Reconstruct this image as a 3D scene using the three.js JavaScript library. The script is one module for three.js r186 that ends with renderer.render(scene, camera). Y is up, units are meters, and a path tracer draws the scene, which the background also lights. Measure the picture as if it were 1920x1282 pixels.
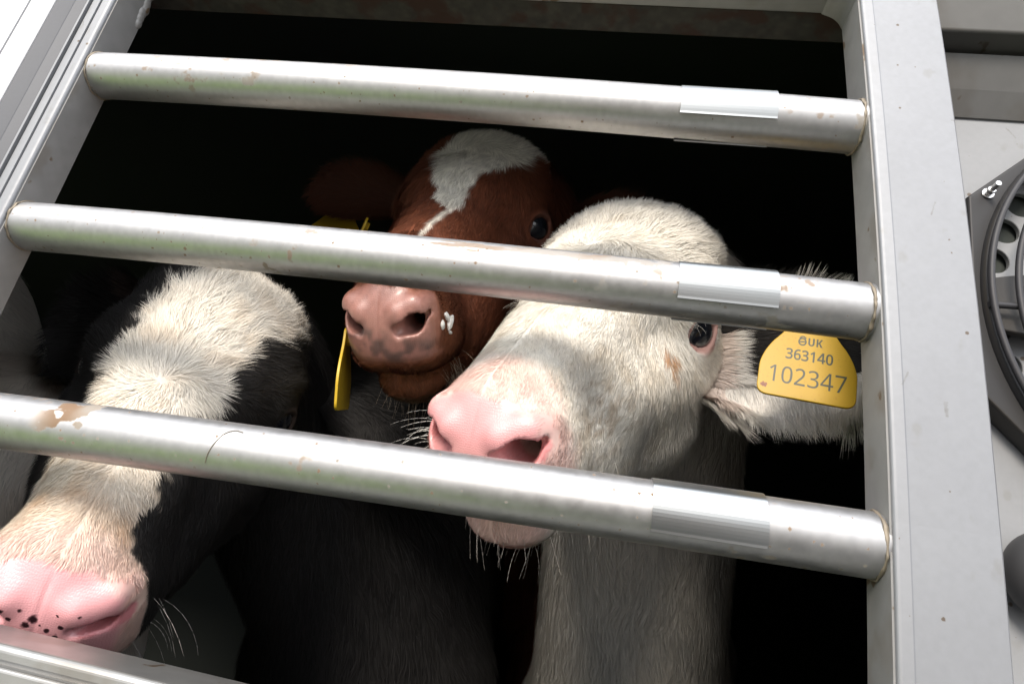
import * as THREE from 'three';
import { mergeGeometries, toCreasedNormals } from 'three/addons/utils/BufferGeometryUtils.js';
import { RoundedBoxGeometry } from 'three/addons/geometries/RoundedBoxGeometry.js';

/* ------------------------------------------------------------------ camera, sky, sun, exposure */
const Y0 = 1.75;                       // height above the ground of the middle of the barred opening (plane y = 0)
const scene = new THREE.Scene();
const camera = new THREE.PerspectiveCamera(56.53, 1024 / 683, 0.02, 400);
camera.rotation.order = 'YXZ';
camera.position.set(0.0354, Y0 - 0.0467, 0.2746);
camera.rotation.set(0.35892, 0.14402, 0.16699);

const renderer = new THREE.WebGLRenderer({ antialias: true });
renderer.toneMapping = THREE.LinearToneMapping;
renderer.toneMappingExposure = 2.85;
renderer.shadowMap.enabled = true;
{ // bright overcast sky: a little brighter overhead, broken by soft cloud
  const W = 256, H = 128, d = new Float32Array(W * H * 4);
  for (let j = 0; j < H; j++) for (let i = 0; i < W; i++) {
    const el = ((j + 0.5) / H - 0.5) * Math.PI, az = (i + 0.5) / W * 2 * Math.PI, s = Math.sin(el);
    const x = Math.cos(az) * Math.cos(el), z = Math.sin(az) * Math.cos(el);
    const n = 0.5 + 0.5 * Math.sin(x * 4 + 1.3 * Math.sin(z * 3 + s * 5)) * Math.sin(z * 5 + s * 3 + 0.8 * Math.sin(x * 6));
    const L = (s < 0 ? 0.45 : 0.5 + 0.85 * s) * (0.93 + 0.14 * n), k = (j * W + i) * 4;
    d[k] = L * 0.975; d[k + 1] = L * 0.995; d[k + 2] = L * 1.045; d[k + 3] = 1;
  }
  const t = new THREE.DataTexture(d, W, H, THREE.RGBAFormat, THREE.FloatType);
  t.mapping = THREE.EquirectangularReflectionMapping; t.magFilter = t.minFilter = THREE.LinearFilter; t.needsUpdate = true;
  scene.background = t; scene.environment = t;
}
const sun = new THREE.DirectionalLight(0xfff3e4, 1.5);
sun.position.set(-0.6, Y0 + 1.85, 3.0); sun.target.position.set(0, Y0, 0);
sun.castShadow = true; sun.shadow.radius = 34; sun.shadow.mapSize.set(2048, 2048);
Object.assign(sun.shadow.camera, { left: -3, right: 3, top: 3, bottom: -3, near: 0.1, far: 12 });
scene.add(sun, sun.target);

/* ------------------------------------------------------------------ helpers */
const V = (x, y, z) => new THREE.Vector3(x, y, z);
const clamp = (x, a = 0, b = 1) => Math.min(b, Math.max(a, x));
const lerp = (a, b, t) => a + (b - a) * t;
const sstep = (a, b, x) => { const t = clamp((x - a) / (b - a)); return t * t * (3 - 2 * t); };
const mix3 = (a, b, t) => [lerp(a[0], b[0], t), lerp(a[1], b[1], t), lerp(a[2], b[2], t)];
function rng(seed) { let s = seed >>> 0; return () => { s = (s + 0x6d2b79f5) >>> 0; let t = s; t = Math.imul(t ^ (t >>> 15), t | 1); t ^= t + Math.imul(t ^ (t >>> 7), t | 61); return ((t ^ (t >>> 14)) >>> 0) / 4294967296; }; }
function hash3(x, y, z) { let h = Math.imul(x, 374761393) ^ Math.imul(y, 668265263) ^ Math.imul(z, 2147483647 - 1640531); h = Math.imul(h ^ (h >>> 13), 1274126177); return ((h ^ (h >>> 16)) >>> 0) / 4294967296; }
function noise(x, y, z = 0) {          // value noise, 0..1
  const ix = Math.floor(x), iy = Math.floor(y), iz = Math.floor(z); let fx = x - ix, fy = y - iy, fz = z - iz;
  fx = fx * fx * (3 - 2 * fx); fy = fy * fy * (3 - 2 * fy); fz = fz * fz * (3 - 2 * fz);
  const c = (a, b, e) => hash3(ix + a, iy + b, iz + e);
  return lerp(lerp(lerp(c(0, 0, 0), c(1, 0, 0), fx), lerp(c(0, 1, 0), c(1, 1, 0), fx), fy), lerp(lerp(c(0, 0, 1), c(1, 0, 1), fx), lerp(c(0, 1, 1), c(1, 1, 1), fx), fy), fz);
}
const fbm = (x, y, z = 0, o = 4) => { let s = 0, a = 0.5, n = 0; for (let i = 0; i < o; i++) { s += a * noise(x, y, z); n += a; a *= 0.5; x *= 2.03; y *= 2.03; z *= 2.03; } return s / n; };
const used = {};
function numbered(n) { const k = used[n] = (used[n] ?? -1) + 1; return k ? n + '_' + String(k).padStart(3, '0') : n; }
function shade(o) { o.traverse((m) => { if (m.isMesh) { m.castShadow = true; m.receiveShadow = true; } }); return o; }
function thing(name, label, category, pos = [0, 0, 0], group) {
  const o = new THREE.Group(); o.name = numbered(name); o.position.set(...pos); o.userData = { label, category };
  if (group) o.userData.group = group;
  scene.add(o); return o;
}
function part(name, geo, mat, parent, label) {
  const m = new THREE.Mesh(geo, mat); m.name = name; m.castShadow = m.receiveShadow = true;
  if (label) m.userData.label = label;
  parent.add(m); return m;
}
function structure(name, geo, mat, label, cat) {
  const m = new THREE.Mesh(geo, mat); m.name = numbered(name); m.userData = { kind: 'structure', label, category: cat }; m.castShadow = m.receiveShadow = true; scene.add(m); return m;
}
// data texture from f(u, v) -> [r, g, b] (sRGB 0..1) ; tiles when f does
function tex(W, H, f, srgb = true, wrap = THREE.RepeatWrapping) {
  const d = new Uint8Array(W * H * 4);
  for (let j = 0; j < H; j++) for (let i = 0; i < W; i++) { const c = f((i + 0.5) / W, (j + 0.5) / H), k = (j * W + i) * 4; for (let e = 0; e < 3; e++) d[k + e] = clamp(c[e] ?? c[0]) * 255; d[k + 3] = 255; }
  const t = new THREE.DataTexture(d, W, H); t.magFilter = THREE.LinearFilter; t.minFilter = THREE.LinearMipmapLinearFilter; t.generateMipmaps = true; t.wrapS = t.wrapT = wrap;
  if (srgb) t.colorSpace = THREE.SRGBColorSpace; t.needsUpdate = true; return t;
}
const std = (o) => new THREE.MeshStandardMaterial(o);
const lin = (r, g, b) => new THREE.Color().setRGB(r, g, b);
// extrusion of a profile in (x, z) along y, in plane coordinates
function extrudeY(pts, y0, y1, steps = 1) {
  const s = new THREE.Shape(pts.map(([x, z]) => new THREE.Vector2(x, -z)));
  const g = new THREE.ExtrudeGeometry(s, { depth: y1 - y0, bevelEnabled: false, steps });
  g.rotateX(-Math.PI / 2); g.translate(0, y0, 0); return g;
}
// extrusion of a profile in (y, z) along x
function extrudeX(pts, x0, x1) {
  const s = new THREE.Shape(pts.map(([y, z]) => new THREE.Vector2(-z, y)));
  const g = new THREE.ExtrudeGeometry(s, { depth: x1 - x0, bevelEnabled: false, steps: 1 });
  g.rotateY(Math.PI / 2); g.translate(x0, 0, 0); return g;
}
const box = (x0, x1, y0, y1, z0, z1, r = 0) => { const w = x1 - x0, h = y1 - y0, d = z1 - z0; const g = r ? new RoundedBoxGeometry(w, h, d, 3, r) : new THREE.BoxGeometry(w, h, d); g.translate((x0 + x1) / 2, (y0 + y1) / 2, (z0 + z1) / 2); return g; };

/* ------------------------------------------------------------------ surfaces */
const speck = (u, v, s, seed) => { const x = u * s, y = v * s, ix = Math.floor(x), iy = Math.floor(y); const hx = hash3(ix, iy, seed), hy = hash3(ix, iy, seed + 1), r = hash3(ix, iy, seed + 2); return Math.hypot(x - ix - 0.2 - hx * 0.6, y - iy - 0.2 - hy * 0.6) < r * r * 0.2 ? hash3(ix, iy, seed + 3) : 0; };
// aluminium tube: dull silver with dried mud specks, streaks and brown spots
function tubeTextures(seed) {
  const dirtAt = (u, v) => {
    const m = fbm(u * 90, v * 18, seed, 4), w = fbm(u * 9, v * 2.5, seed + 7, 3);
    let d = sstep(0.62, 0.74, m) * sstep(0.54, 0.68, w) * 0.6;
    if (speck(u * 14, v * 2.6, 8, seed) > 0.8) d = Math.max(d, 0.8);
    // pale ragged scuff where the coating has worn off, on the middle bar; dried mud at the left end of the lowest
    if (seed === 23) d = Math.max(d, 0.6 * sstep(0.42, 0.5, fbm(u * 40, v * 60, 77, 4) - 1.2 * Math.abs((v - 0.575) * 6 - (u - 0.65) * 0.5) + 0.15 - 2.2 * Math.max(0, Math.abs(u - 0.655) - 0.11) * 8));
    if (seed === 37) d = Math.max(d, sstep(0.5, 0.56, fbm(u * 70, v * 22, 91, 3) - 14 * Math.max(0, u - 0.2) + 0.12 * sstep(0.7, 0.6, v) - 2.5 * Math.max(0, Math.abs(v - 0.62) - 0.08)) * sstep(0.14, 0.17, u));
    return d;
  };
  return {
    map: tex(1024, 192, (u, v) => {
      const d = dirtAt(u, v), n = fbm(u * 200, v * 30, seed + 3, 2), s = 0.7 - 0.05 * n;
      return mix3([s, s, s * 1.005], mix3([0.5, 0.46, 0.41], [0.4, 0.28, 0.17], sstep(0.35, 0.65, fbm(u * 24, v * 6, seed + 9, 2))), d * 0.75);
    }),
    metalnessMap: tex(1024, 192, (u, v) => { const d = dirtAt(u, v); return [0, lerp(0.47, 0.8, d) + 0.12 * (fbm(u * 120, v * 19, seed + 5, 3) - 0.5), lerp(1, 0.15, d)]; }, false),
  };
}
const tubeMats = [11, 23, 37].map((s) => { const t = tubeTextures(s); return std({ color: 0xffffff, map: t.map, metalness: 0.95, roughness: 1.0, metalnessMap: t.metalnessMap, roughnessMap: t.metalnessMap }); });
const grain = tex(512, 512, (u, v) => { const n = fbm(u * 64, v * 64, 3, 3), m = fbm(u * 6, v * 6, 5, 3); const s = 0.88 + 0.03 * (n - 0.5) + 0.02 * (m - 0.5); return [s, s * 1.0, s * 1.01]; });
const grainR = tex(512, 512, (u, v) => { const n = fbm(u * 40, v * 40, 8, 4); return [0, 0.5 + 0.08 * n, 1]; }, false);
for (const t of [grain, grainR]) t.repeat.set(4, 4);
const stain = tex(1024, 1024, (u, v) => {
  const n = fbm(u * 50, v * 50, 3, 3), s = 0.82 + 0.08 * (n - 0.5);
  let c = [s, s, s * 0.99];
  const st = sstep(0.58, 0.74, fbm(u * 18, v * 14, 21, 4)); c = mix3(c, [0.66, 0.61, 0.54], st * 0.3);
  const sp = sstep(0.77, 0.83, fbm(u * 40, v * 34, 31, 4)); c = mix3(c, [0.5, 0.38, 0.25], sp * 0.7);
  return c;
});
stain.repeat.set(0.8, 0.8);
const postMap = tex(1024, 1024, (u, v) => {
  const n = fbm(u * 120, v * 120, 3, 3), m = fbm(u * 7, v * 7, 5, 3); let s = 0.88 + 0.03 * (n - 0.5) + 0.03 * (m - 0.5), c = [s, s, s * 1.005];
  for (const [k, sd] of [[9, 41], [17, 53]]) { const x = u * k, y = v * k, ix = Math.floor(x), iy = Math.floor(y); if (hash3(ix, iy, sd) > 0.9) { const a = hash3(ix, iy, sd + 1) * 6.3, dx = x - ix - 0.5, dy = y - iy - 0.5, p = dx * Math.cos(a) + dy * Math.sin(a), q = -dx * Math.sin(a) + dy * Math.cos(a) + 0.12 * p * p; if (Math.abs(q) < 0.012 + 0.02 * noise(u * 300, v * 300) && Math.abs(p) < 0.1 + 0.25 * hash3(ix, iy, sd + 2)) c = mix3(c, [0.6, 0.57, 0.52], 0.3 * noise(u * 200, v * 200, 4) + 0.1); } }
  const st = sstep(0.7, 0.82, fbm(u * 30, v * 22, 61, 4)); c = mix3(c, [0.76, 0.74, 0.7], st * 0.3);
  if (speck(u * 4, v * 4, 8, 66) > 0.85) c = mix3(c, [0.5, 0.4, 0.3], 0.7);
  return c;
});
const M = {
  post: std({ color: lin(0.31, 0.32, 0.335), map: postMap, roughnessMap: grainR, metalness: 0.55, roughness: 1 }),
  reveal: std({ color: lin(0.38, 0.38, 0.385), map: stain, metalness: 0.35, roughness: 0.55 }),
  beam: std({ color: lin(0.09, 0.088, 0.083), map: stain, roughness: 0.7 }),  // stained, and its base colour darkened to stand in for shade
  lip: std({ color: lin(0.15, 0.15, 0.15), map: stain, roughness: 0.6 }),
  weld: std({ color: lin(0.2, 0.17, 0.13), metalness: 0.3, roughness: 0.6 }),
  galv: std({ color: lin(0.37, 0.39, 0.4), metalness: 1, roughness: 0.38 }),
  track: std({ color: lin(0.055, 0.062, 0.075), map: grain, metalness: 0.2, roughness: 0.45 }),
  panel: std({ color: lin(0.6, 0.605, 0.615), map: grain, metalness: 0, roughness: 0.5 }),
  fanPanel: std({ color: lin(0.31, 0.32, 0.33), map: postMap, roughness: 0.5 }),
  lower: std({ color: lin(0.55, 0.6, 0.6), map: grain, metalness: 0.3, roughness: 0.5 }),
  rail: std({ color: lin(0.5, 0.5, 0.5), map: stain, metalness: 0.75, roughness: 0.36 }),
  rust: std({ map: tex(512, 512, (u, v) => { const n = fbm(u * 22, v * 22, 2, 5), m = fbm(u * 60, v * 60, 4, 3); return mix3(mix3([0.15, 0.15, 0.14], [0.27, 0.26, 0.24], m), [0.2, 0.13, 0.1], sstep(0.5, 0.68, n)); }), metalness: 0.1, roughness: 0.8 }),
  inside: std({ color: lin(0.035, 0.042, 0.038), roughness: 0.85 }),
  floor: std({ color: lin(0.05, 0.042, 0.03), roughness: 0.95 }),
  plastic: std({ color: lin(0.02, 0.02, 0.022), map: tex(256, 256, (u, v) => { const n = fbm(u * 30, v * 30, 12, 4), d = sstep(0.55, 0.75, fbm(u * 8, v * 8, 14, 4)); const s = 0.75 + 0.3 * n; return mix3([s, s, s], [1, 0.95, 0.85], d); }), roughness: 0.6 }),
  wire: std({ color: lin(0.028, 0.028, 0.032), roughness: 0.55, metalness: 0.2 }),
  steel: std({ color: lin(0.75, 0.75, 0.75), metalness: 1, roughness: 0.25 }),
  rubber: std({ color: lin(0.035, 0.035, 0.037), roughness: 0.55 }),
};

/* ------------------------------------------------------------------ ground outside the trailer */
{
  const yard = new THREE.PlaneGeometry(700, 700); yard.rotateX(-Math.PI / 2);
  const uv = yard.attributes.uv; for (let i = 0; i < uv.count; i++) uv.setXY(i, uv.getX(i) * 175, uv.getY(i) * 175);
  structure('ground', yard, std({ map: tex(512, 512, (u, v) => { const s = 0.46 + 0.16 * (fbm(u * 40, v * 40, 1, 3) - 0.5) + 0.1 * (fbm(u * 5, v * 5, 2, 3) - 0.5); return [s, s * 0.985, s * 0.95]; }), roughness: 0.95 }), 'pale concrete yard the trailer stands on', 'ground');
  const gr = new THREE.PlaneGeometry(12, 1.9, 60, 10); gr.rotateX(-Math.PI / 2); gr.translate(-6.05, 0.004, 1.55);
  const uv2 = gr.attributes.uv; for (let i = 0; i < uv2.count; i++) uv2.setXY(i, uv2.getX(i) * 12, uv2.getY(i) * 1.9);
  structure('grass_verge', gr, std({ map: tex(512, 512, (u, v) => { const n = fbm(u * 60, v * 60, 6, 4), m = fbm(u * 6, v * 6, 9, 3); return [0.24 + 0.16 * n + 0.08 * m, 0.36 + 0.2 * n, 0.14 + 0.08 * n]; }), roughness: 1 }), 'strip of short green grass beside the trailer', 'grass');
  const tm = new THREE.PlaneGeometry(6, 1.9, 20, 8); tm.rotateX(-Math.PI / 2); tm.translate(2.95, 0.004, 1.55);
  structure('tarmac', tm, std({ map: tex(256, 256, (u, v) => { const s = 0.22 + 0.08 * fbm(u * 60, v * 60, 17, 3); return [s, s, s]; }), roughness: 0.95 }), 'dark tarmac apron beside the grass', 'road');
}

/* ------------------------------------------------------------------ the trailer */
const FL = 0.85;                                    // deck is this far below the middle of the opening
const trailer = thing('livestock_trailer', 'silver livestock trailer side with three tubular bars across its open vent', 'trailer', [0, Y0 - FL, 0]);
const RX = 0.15735, RR = 0.19745, RZ = -0.0245, LX = -0.2954, BOT = -0.1025, HDR = 0.3003, BR = 0.0138, BZ = -0.0156;
function boxUV(g, tile = 0.3) {        // uv in metres / tile by the main direction of each vertex normal
  const P = g.attributes.position, N = g.attributes.normal, uv = new Float32Array(P.count * 2);
  for (let i = 0; i < P.count; i++) { const x = P.getX(i), y = P.getY(i), z = P.getZ(i), a = Math.abs(N.getX(i)), b = Math.abs(N.getY(i)), c = Math.abs(N.getZ(i)); const [u, v] = a > b && a > c ? [z, y] : b > c ? [x, z] : [x, y]; uv[i * 2] = u / tile; uv[i * 2 + 1] = v / tile; }
  g.setAttribute('uv', new THREE.BufferAttribute(uv, 2)); return g;
}
const T = (name, geo, mat, label, parent = trailer) => { if (parent === trailer) { if (name !== 'bar') boxUV(geo); geo.translate(0, FL, 0); } return part(name, geo, mat, parent, label); };
const bow = (y) => 0.0036 * (1 - ((y - 0.1) / 0.19) ** 2);   // the posts are not dead straight
function bowed(g, sgn) { const p = g.attributes.position; for (let i = 0; i < p.count; i++) { const y = p.getY(i); p.setX(i, p.getX(i) + sgn * Math.max(bow(y), -0.006)); } return g; }
// right post: rounded near edge, sharp far edge
{
  const r = 0.0016, pr = [];
  for (let i = 0; i <= 5; i++) { const a = Math.PI - i / 5 * Math.PI / 2; pr.push([RX + r + r * Math.cos(a), -r + r * Math.sin(a)]); }
  pr.push([RX + 0.0055, 0.0003], [RX + 0.0062, 0], [RR - 0.001, 0], [RR, -0.001], [RR, -0.05], [RX + 0.013, -0.05], [RX + 0.013, RZ], [RX, RZ]);
  T('post', bowed(extrudeY(pr, -0.75, 0.6, 54), 1), M.post, 'wide pale silver right hand post');
  T('post_lining', bowed(extrudeY([[RX - 0.0008, RZ + 0.0003], [RX - 0.0008, -0.0022], [RX + 0.0002, -0.0022], [RX + 0.0002, RZ + 0.0003]], -0.75, HDR - 0.0004, 54), 1), M.reveal, 'stained inner face of the right post');
}
// left post: flat rounded front, then grooves of a sliding track, a sloping grey face and a white panel
{
  const r = 0.002, pr = [[LX, RZ]];
  for (let i = 0; i <= 5; i++) { const a = i / 5 * Math.PI / 2; pr.push([LX - r + r * Math.cos(a), -r + r * Math.sin(a)]); }
  pr.push([LX - 0.0065, 0], [LX - 0.0067, -0.0012], [LX - 0.0073, -0.0012], [LX - 0.0075, 0.0006], [LX - 0.0092, 0.0006], [LX - 0.0094, -0.0012], [LX - 0.0145, -0.0012], [LX - 0.0147, -0.004], [LX - 0.0155, -0.004], [LX - 0.0157, 0.0002], [LX - 0.017, 0.0002], [LX - 0.017, -0.03], [LX - 0.006, -0.03]);
  T('post', extrudeY(pr, -0.75, 0.6), M.post, 'grooved left hand post');
  T('post_lining', box(LX - 0.0002, LX + 0.0008, BOT, HDR, RZ + 0.0003, -0.0026), M.reveal, 'stained inner face of the left post');
  T('sliding_track', extrudeY([[LX - 0.0172, -0.03], [LX - 0.0172, -0.0006], [LX - 0.0225, 0.0022], [LX - 0.0228, 0.0017], [LX - 0.0234, 0.0021], [LX - 0.0305, 0.0062], [LX - 0.0305, -0.03]], -0.75, 0.6), M.track, 'dark grey sloping track beside the left post');
  T('side_panel', extrudeY([[LX - 0.0307, -0.03], [LX - 0.0307, 0.0066], [LX - 0.0312, 0.007], [LX - 0.0472, 0.007], [LX - 0.0474, 0.005], [LX - 0.0482, 0.005], [LX - 0.0484, 0.0072], [LX - 1.2, 0.0072], [LX - 1.2, -0.03]], -0.75, 0.6), M.panel, 'white side panel left of the opening');
}
// header and rusty inner rail
T('header', box(LX - 0.017, RX + 0.004, HDR, 0.6, RZ, -0.001, 0.0015), M.reveal, 'stained pale header above the opening');
T('inner_rail', box(LX - 0.4, 0.9, HDR + 0.0012, 0.36, -0.0465, RZ - 0.0002, 0.001), M.rust, 'rusty dark rail behind the header');
{ // weld fillet in the top right corner
  const s = new THREE.Shape(); s.moveTo(0, 0); s.lineTo(-0.011, 0); s.quadraticCurveTo(-0.002, -0.002, 0, -0.012); s.lineTo(0, 0);
  const g = new THREE.ExtrudeGeometry(s, { depth: 0.024, bevelEnabled: true, bevelSize: 0.001, bevelThickness: 0.001, bevelSegments: 2 }); g.translate(RX, HDR, RZ + 0.0006);
  T('corner_weld', g, M.reveal);
  const rnd = rng(4), gs = [];
  for (let i = 0; i < 9; i++) { const b = new THREE.SphereGeometry(0.0028 + rnd() * 0.0016, 12, 10); b.scale(0.5, 1.25, 0.8); b.translate(LX + 0.0005, HDR - 0.004 - i * 0.0042, RZ + 0.001 + rnd() * 0.002); gs.push(b); }
  T('weld_bead', mergeGeometries(gs), M.reveal, 'lumpy weld at the top of the left post');
}
// bottom rail and lower panel
{
  const pr = [[BOT, -0.031], [BOT - 0.0006, -0.006]];
  for (let i = 0; i <= 6; i++) { const a = i / 6 * Math.PI / 2; pr.push([BOT - 0.0036 + 0.003 * Math.cos(a), -0.0036 + 0.003 * Math.sin(a)]); }
  pr.push([BOT - 0.006, -0.0006], [BOT - 0.0062, -0.003], [BOT - 0.0082, -0.003]);
  for (let i = 0; i <= 4; i++) { const a = i / 4 * Math.PI / 2; pr.push([BOT - 0.0098 + 0.0016 * Math.cos(a), 0.0006 + 0.0016 * Math.sin(a)]); }
  pr.push([BOT - 0.06, 0.0022], [BOT - 0.06, -0.031]);
  const br = extrudeX(pr.reverse(), LX - 0.0165, RX + 0.0035); br.translate(0.2, -BOT, 0); br.rotateZ(-0.03); br.translate(-0.2, BOT, 0); T('bottom_rail', br, M.rail, 'ridged bottom rail under the lowest bar');
  T('lower_panel', box(LX - 0.0165, RX + 0.0035, -0.75, BOT - 0.0602, -0.03, 0.0021), M.lower);
}
// three bars, each very slightly bowed, with its clip and end welds
const bars = [[0.2112, -0.0016, 0.0028, 0.0642, 0.1146, 'topmost', -0.0008], [0.1006, -0.0012, 0.0022, 0.0698, 0.116, 'middle', 0], [-0.0088, -0.001, 0.0012, 0.0655, 0.1125, 'lowest', 0.0016]];
bars.forEach(([y, e, sag, c0, c1, which, tilt], i) => {
  const xm = (LX + RX) / 2, hw = (RX - LX) / 2, yAt = (x) => { const t = (x - xm) / hw; return y + e + sag * (1 - t * t) + tilt * t; };
  const NX = 40, NA = 64, tp = [], tn = [], tu = [], ti = [];
  for (let k = 0; k <= NX; k++) for (let j = 0; j <= NA; j++) { const t = k / NX, x = lerp(LX + 0.0006, RX + 0.003, t), a = (j / NA * 2 - 1) * Math.PI; tp.push(x, yAt(x) + BR * Math.sin(a), BZ + BR * Math.cos(a)); tn.push(0, Math.sin(a), Math.cos(a)); tu.push(t, j / NA); if (k < NX && j < NA) { const q = k * (NA + 1) + j; ti.push(q, q + NA + 1, q + 1, q + 1, q + NA + 1, q + NA + 2); } }
  const g = new THREE.BufferGeometry(); g.setAttribute('position', new THREE.Float32BufferAttribute(tp, 3)); g.setAttribute('normal', new THREE.Float32BufferAttribute(tn, 3)); g.setAttribute('uv', new THREE.Float32BufferAttribute(tu, 2)); g.setIndex(ti);
  const bar = T('bar', g, tubeMats[i], which + ' of the three aluminium bars');
  for (const x of [LX + 0.0012, RX + 0.0006]) { const t = new THREE.TorusGeometry(BR, 0.0005, 8, 96), tq = t.attributes.position; for (let k = 0; k < tq.count; k++) { const a = Math.atan2(tq.getY(k), tq.getX(k)), f = (0.0009 * Math.pow(noise(a * 5 + x * 99, i * 9), 2)) / BR + 1 - 0.00015 / BR; tq.setXYZ(k, tq.getX(k) * f, tq.getY(k) * f, tq.getZ(k) * (0.7 + 1.6 * noise(a * 4 + 3, i))); } t.computeVertexNormals(); t.rotateY(Math.PI / 2); t.translate(x, yAt(x) + FL, BZ); part('weld', t, M.weld, bar); }
  if (i === 2) {
    const pt = (x, deg) => V(x, yAt(x) + FL + (BR + 0.0002) * Math.sin(deg * Math.PI / 180), BZ + (BR + 0.0002) * Math.cos(deg * Math.PI / 180));
    part('stray_hair', new THREE.TubeGeometry(new THREE.CatmullRomCurve3([pt(-0.1362, -36), pt(-0.1352, -18), pt(-0.1332, 4), pt(-0.1305, 26), pt(-0.1268, 36), pt(-0.1225, 34)]), 40, 0.0002, 6), M.weld, bar, 'dark curved hair stuck to the lowest bar');
  }
  // galvanised clip: a thin sheet wrapped over the top of the bar, its lower front edge turned out
  const a1 = -35 * Math.PI / 180, ri = BR + 0.0002, ro = BR + 0.0009, N = 48;
  const ang = (k) => lerp(a1, 238 * Math.PI / 180, k / N);
  const outer = [], inner = [];
  for (let k = 0; k <= N; k++) { const a = ang(k); outer.push([ro * Math.sin(a), ro * Math.cos(a)]); inner.push([ri * Math.sin(a), ri * Math.cos(a)]); }
  const lipA = a1 - 0.06, lip = [[(ro + 0.00045) * Math.sin(lipA - 0.01), (ro + 0.00045) * Math.cos(lipA - 0.01)], [(ro + 0.0002) * Math.sin(lipA - 0.03), (ro + 0.0002) * Math.cos(lipA - 0.03)], [ri * Math.sin(lipA), ri * Math.cos(lipA)]];
  const ring = [...outer.reverse(), ...lip, ...inner];
  const cg = toCreasedNormals(extrudeX(ring, c0, c1), 0.35); cg.translate(0, yAt((c0 + c1) / 2) + FL, BZ); boxUV(cg);
  part('clip', cg, M.galv, bar, 'galvanised clip wrapped round the ' + which + ' bar');
});
// the box of the trailer: deck, roof, back and ends, all thick
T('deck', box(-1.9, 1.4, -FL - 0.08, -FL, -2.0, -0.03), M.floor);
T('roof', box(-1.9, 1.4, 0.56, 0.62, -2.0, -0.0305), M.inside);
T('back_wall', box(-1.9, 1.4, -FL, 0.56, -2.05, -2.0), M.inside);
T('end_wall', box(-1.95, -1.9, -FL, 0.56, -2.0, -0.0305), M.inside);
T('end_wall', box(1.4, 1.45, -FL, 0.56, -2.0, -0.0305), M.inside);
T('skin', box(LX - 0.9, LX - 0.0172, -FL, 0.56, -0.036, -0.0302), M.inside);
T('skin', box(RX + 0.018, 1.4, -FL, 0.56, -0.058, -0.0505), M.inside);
T('skirt', box(LX - 1.2, 1.4, -FL - 0.08, -0.7502, -0.029, 0), M.lower);
// right bay: beam, folded panel lip, panel with a ring of round holes where the fan sits
const FC = [0.3505, 0.1215];
T('beam', box(RR + 0.0002, 1.4, 0.2805, 0.6, -0.05, -0.014, 0.002), M.beam, 'dirty grey beam, shade put into its colour, above the fan panel');
T('panel_lip', extrudeX([[0.2775, -0.028], [0.2765, -0.0262], [0.259, -0.0352], [0.2462, -0.0437], [0.2462, -0.0452], [0.26, -0.0365]], RR + 0.002, 1.4), M.lip);
{
  const s = new THREE.Shape(); s.moveTo(RR + 0.0003, -0.75); s.lineTo(1.4, -0.75); s.lineTo(1.4, 0.2475); s.lineTo(RR + 0.0003, 0.2475); s.lineTo(RR + 0.0003, -0.75);
  for (let k = 0; k < 36; k++) for (const [rr, ph, hr] of [[0.1165, 0, 0.0078], [0.0965, 5, 0.0068], [0.0775, 0, 0.0065]]) { if (rr < 0.09 && k % 2) continue; const a = (4.5 + k * 10 + ph) * Math.PI / 180, h = new THREE.Path(); h.absarc(FC[0] + rr * Math.cos(a), FC[1] + rr * Math.sin(a), hr, 0, Math.PI * 2, true); s.holes.push(h); }
  const g = new THREE.ExtrudeGeometry(s, { depth: 0.0025, bevelEnabled: true, bevelSize: 0.0003, bevelThickness: 0.0003, bevelSegments: 1, curveSegments: 24 }); g.translate(0, 0, -0.048);
  T('fan_panel', g, M.fanPanel, 'white panel pierced by round holes behind the fan');
}
{
  const g = new THREE.SphereGeometry(0.0185, 32, 20); g.scale(1, 1.05, 0.8); g.translate(0.2375, -0.0085, -0.033);
  const c = new THREE.CylinderGeometry(0.009, 0.012, 0.02, 24); c.rotateX(Math.PI / 2); c.translate(0.2375, -0.0085, -0.04);
  T('rubber_buffer', mergeGeometries([g, c]), M.rubber, 'rounded dark rubber buffer below the fan');
}
shade(trailer);

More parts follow.
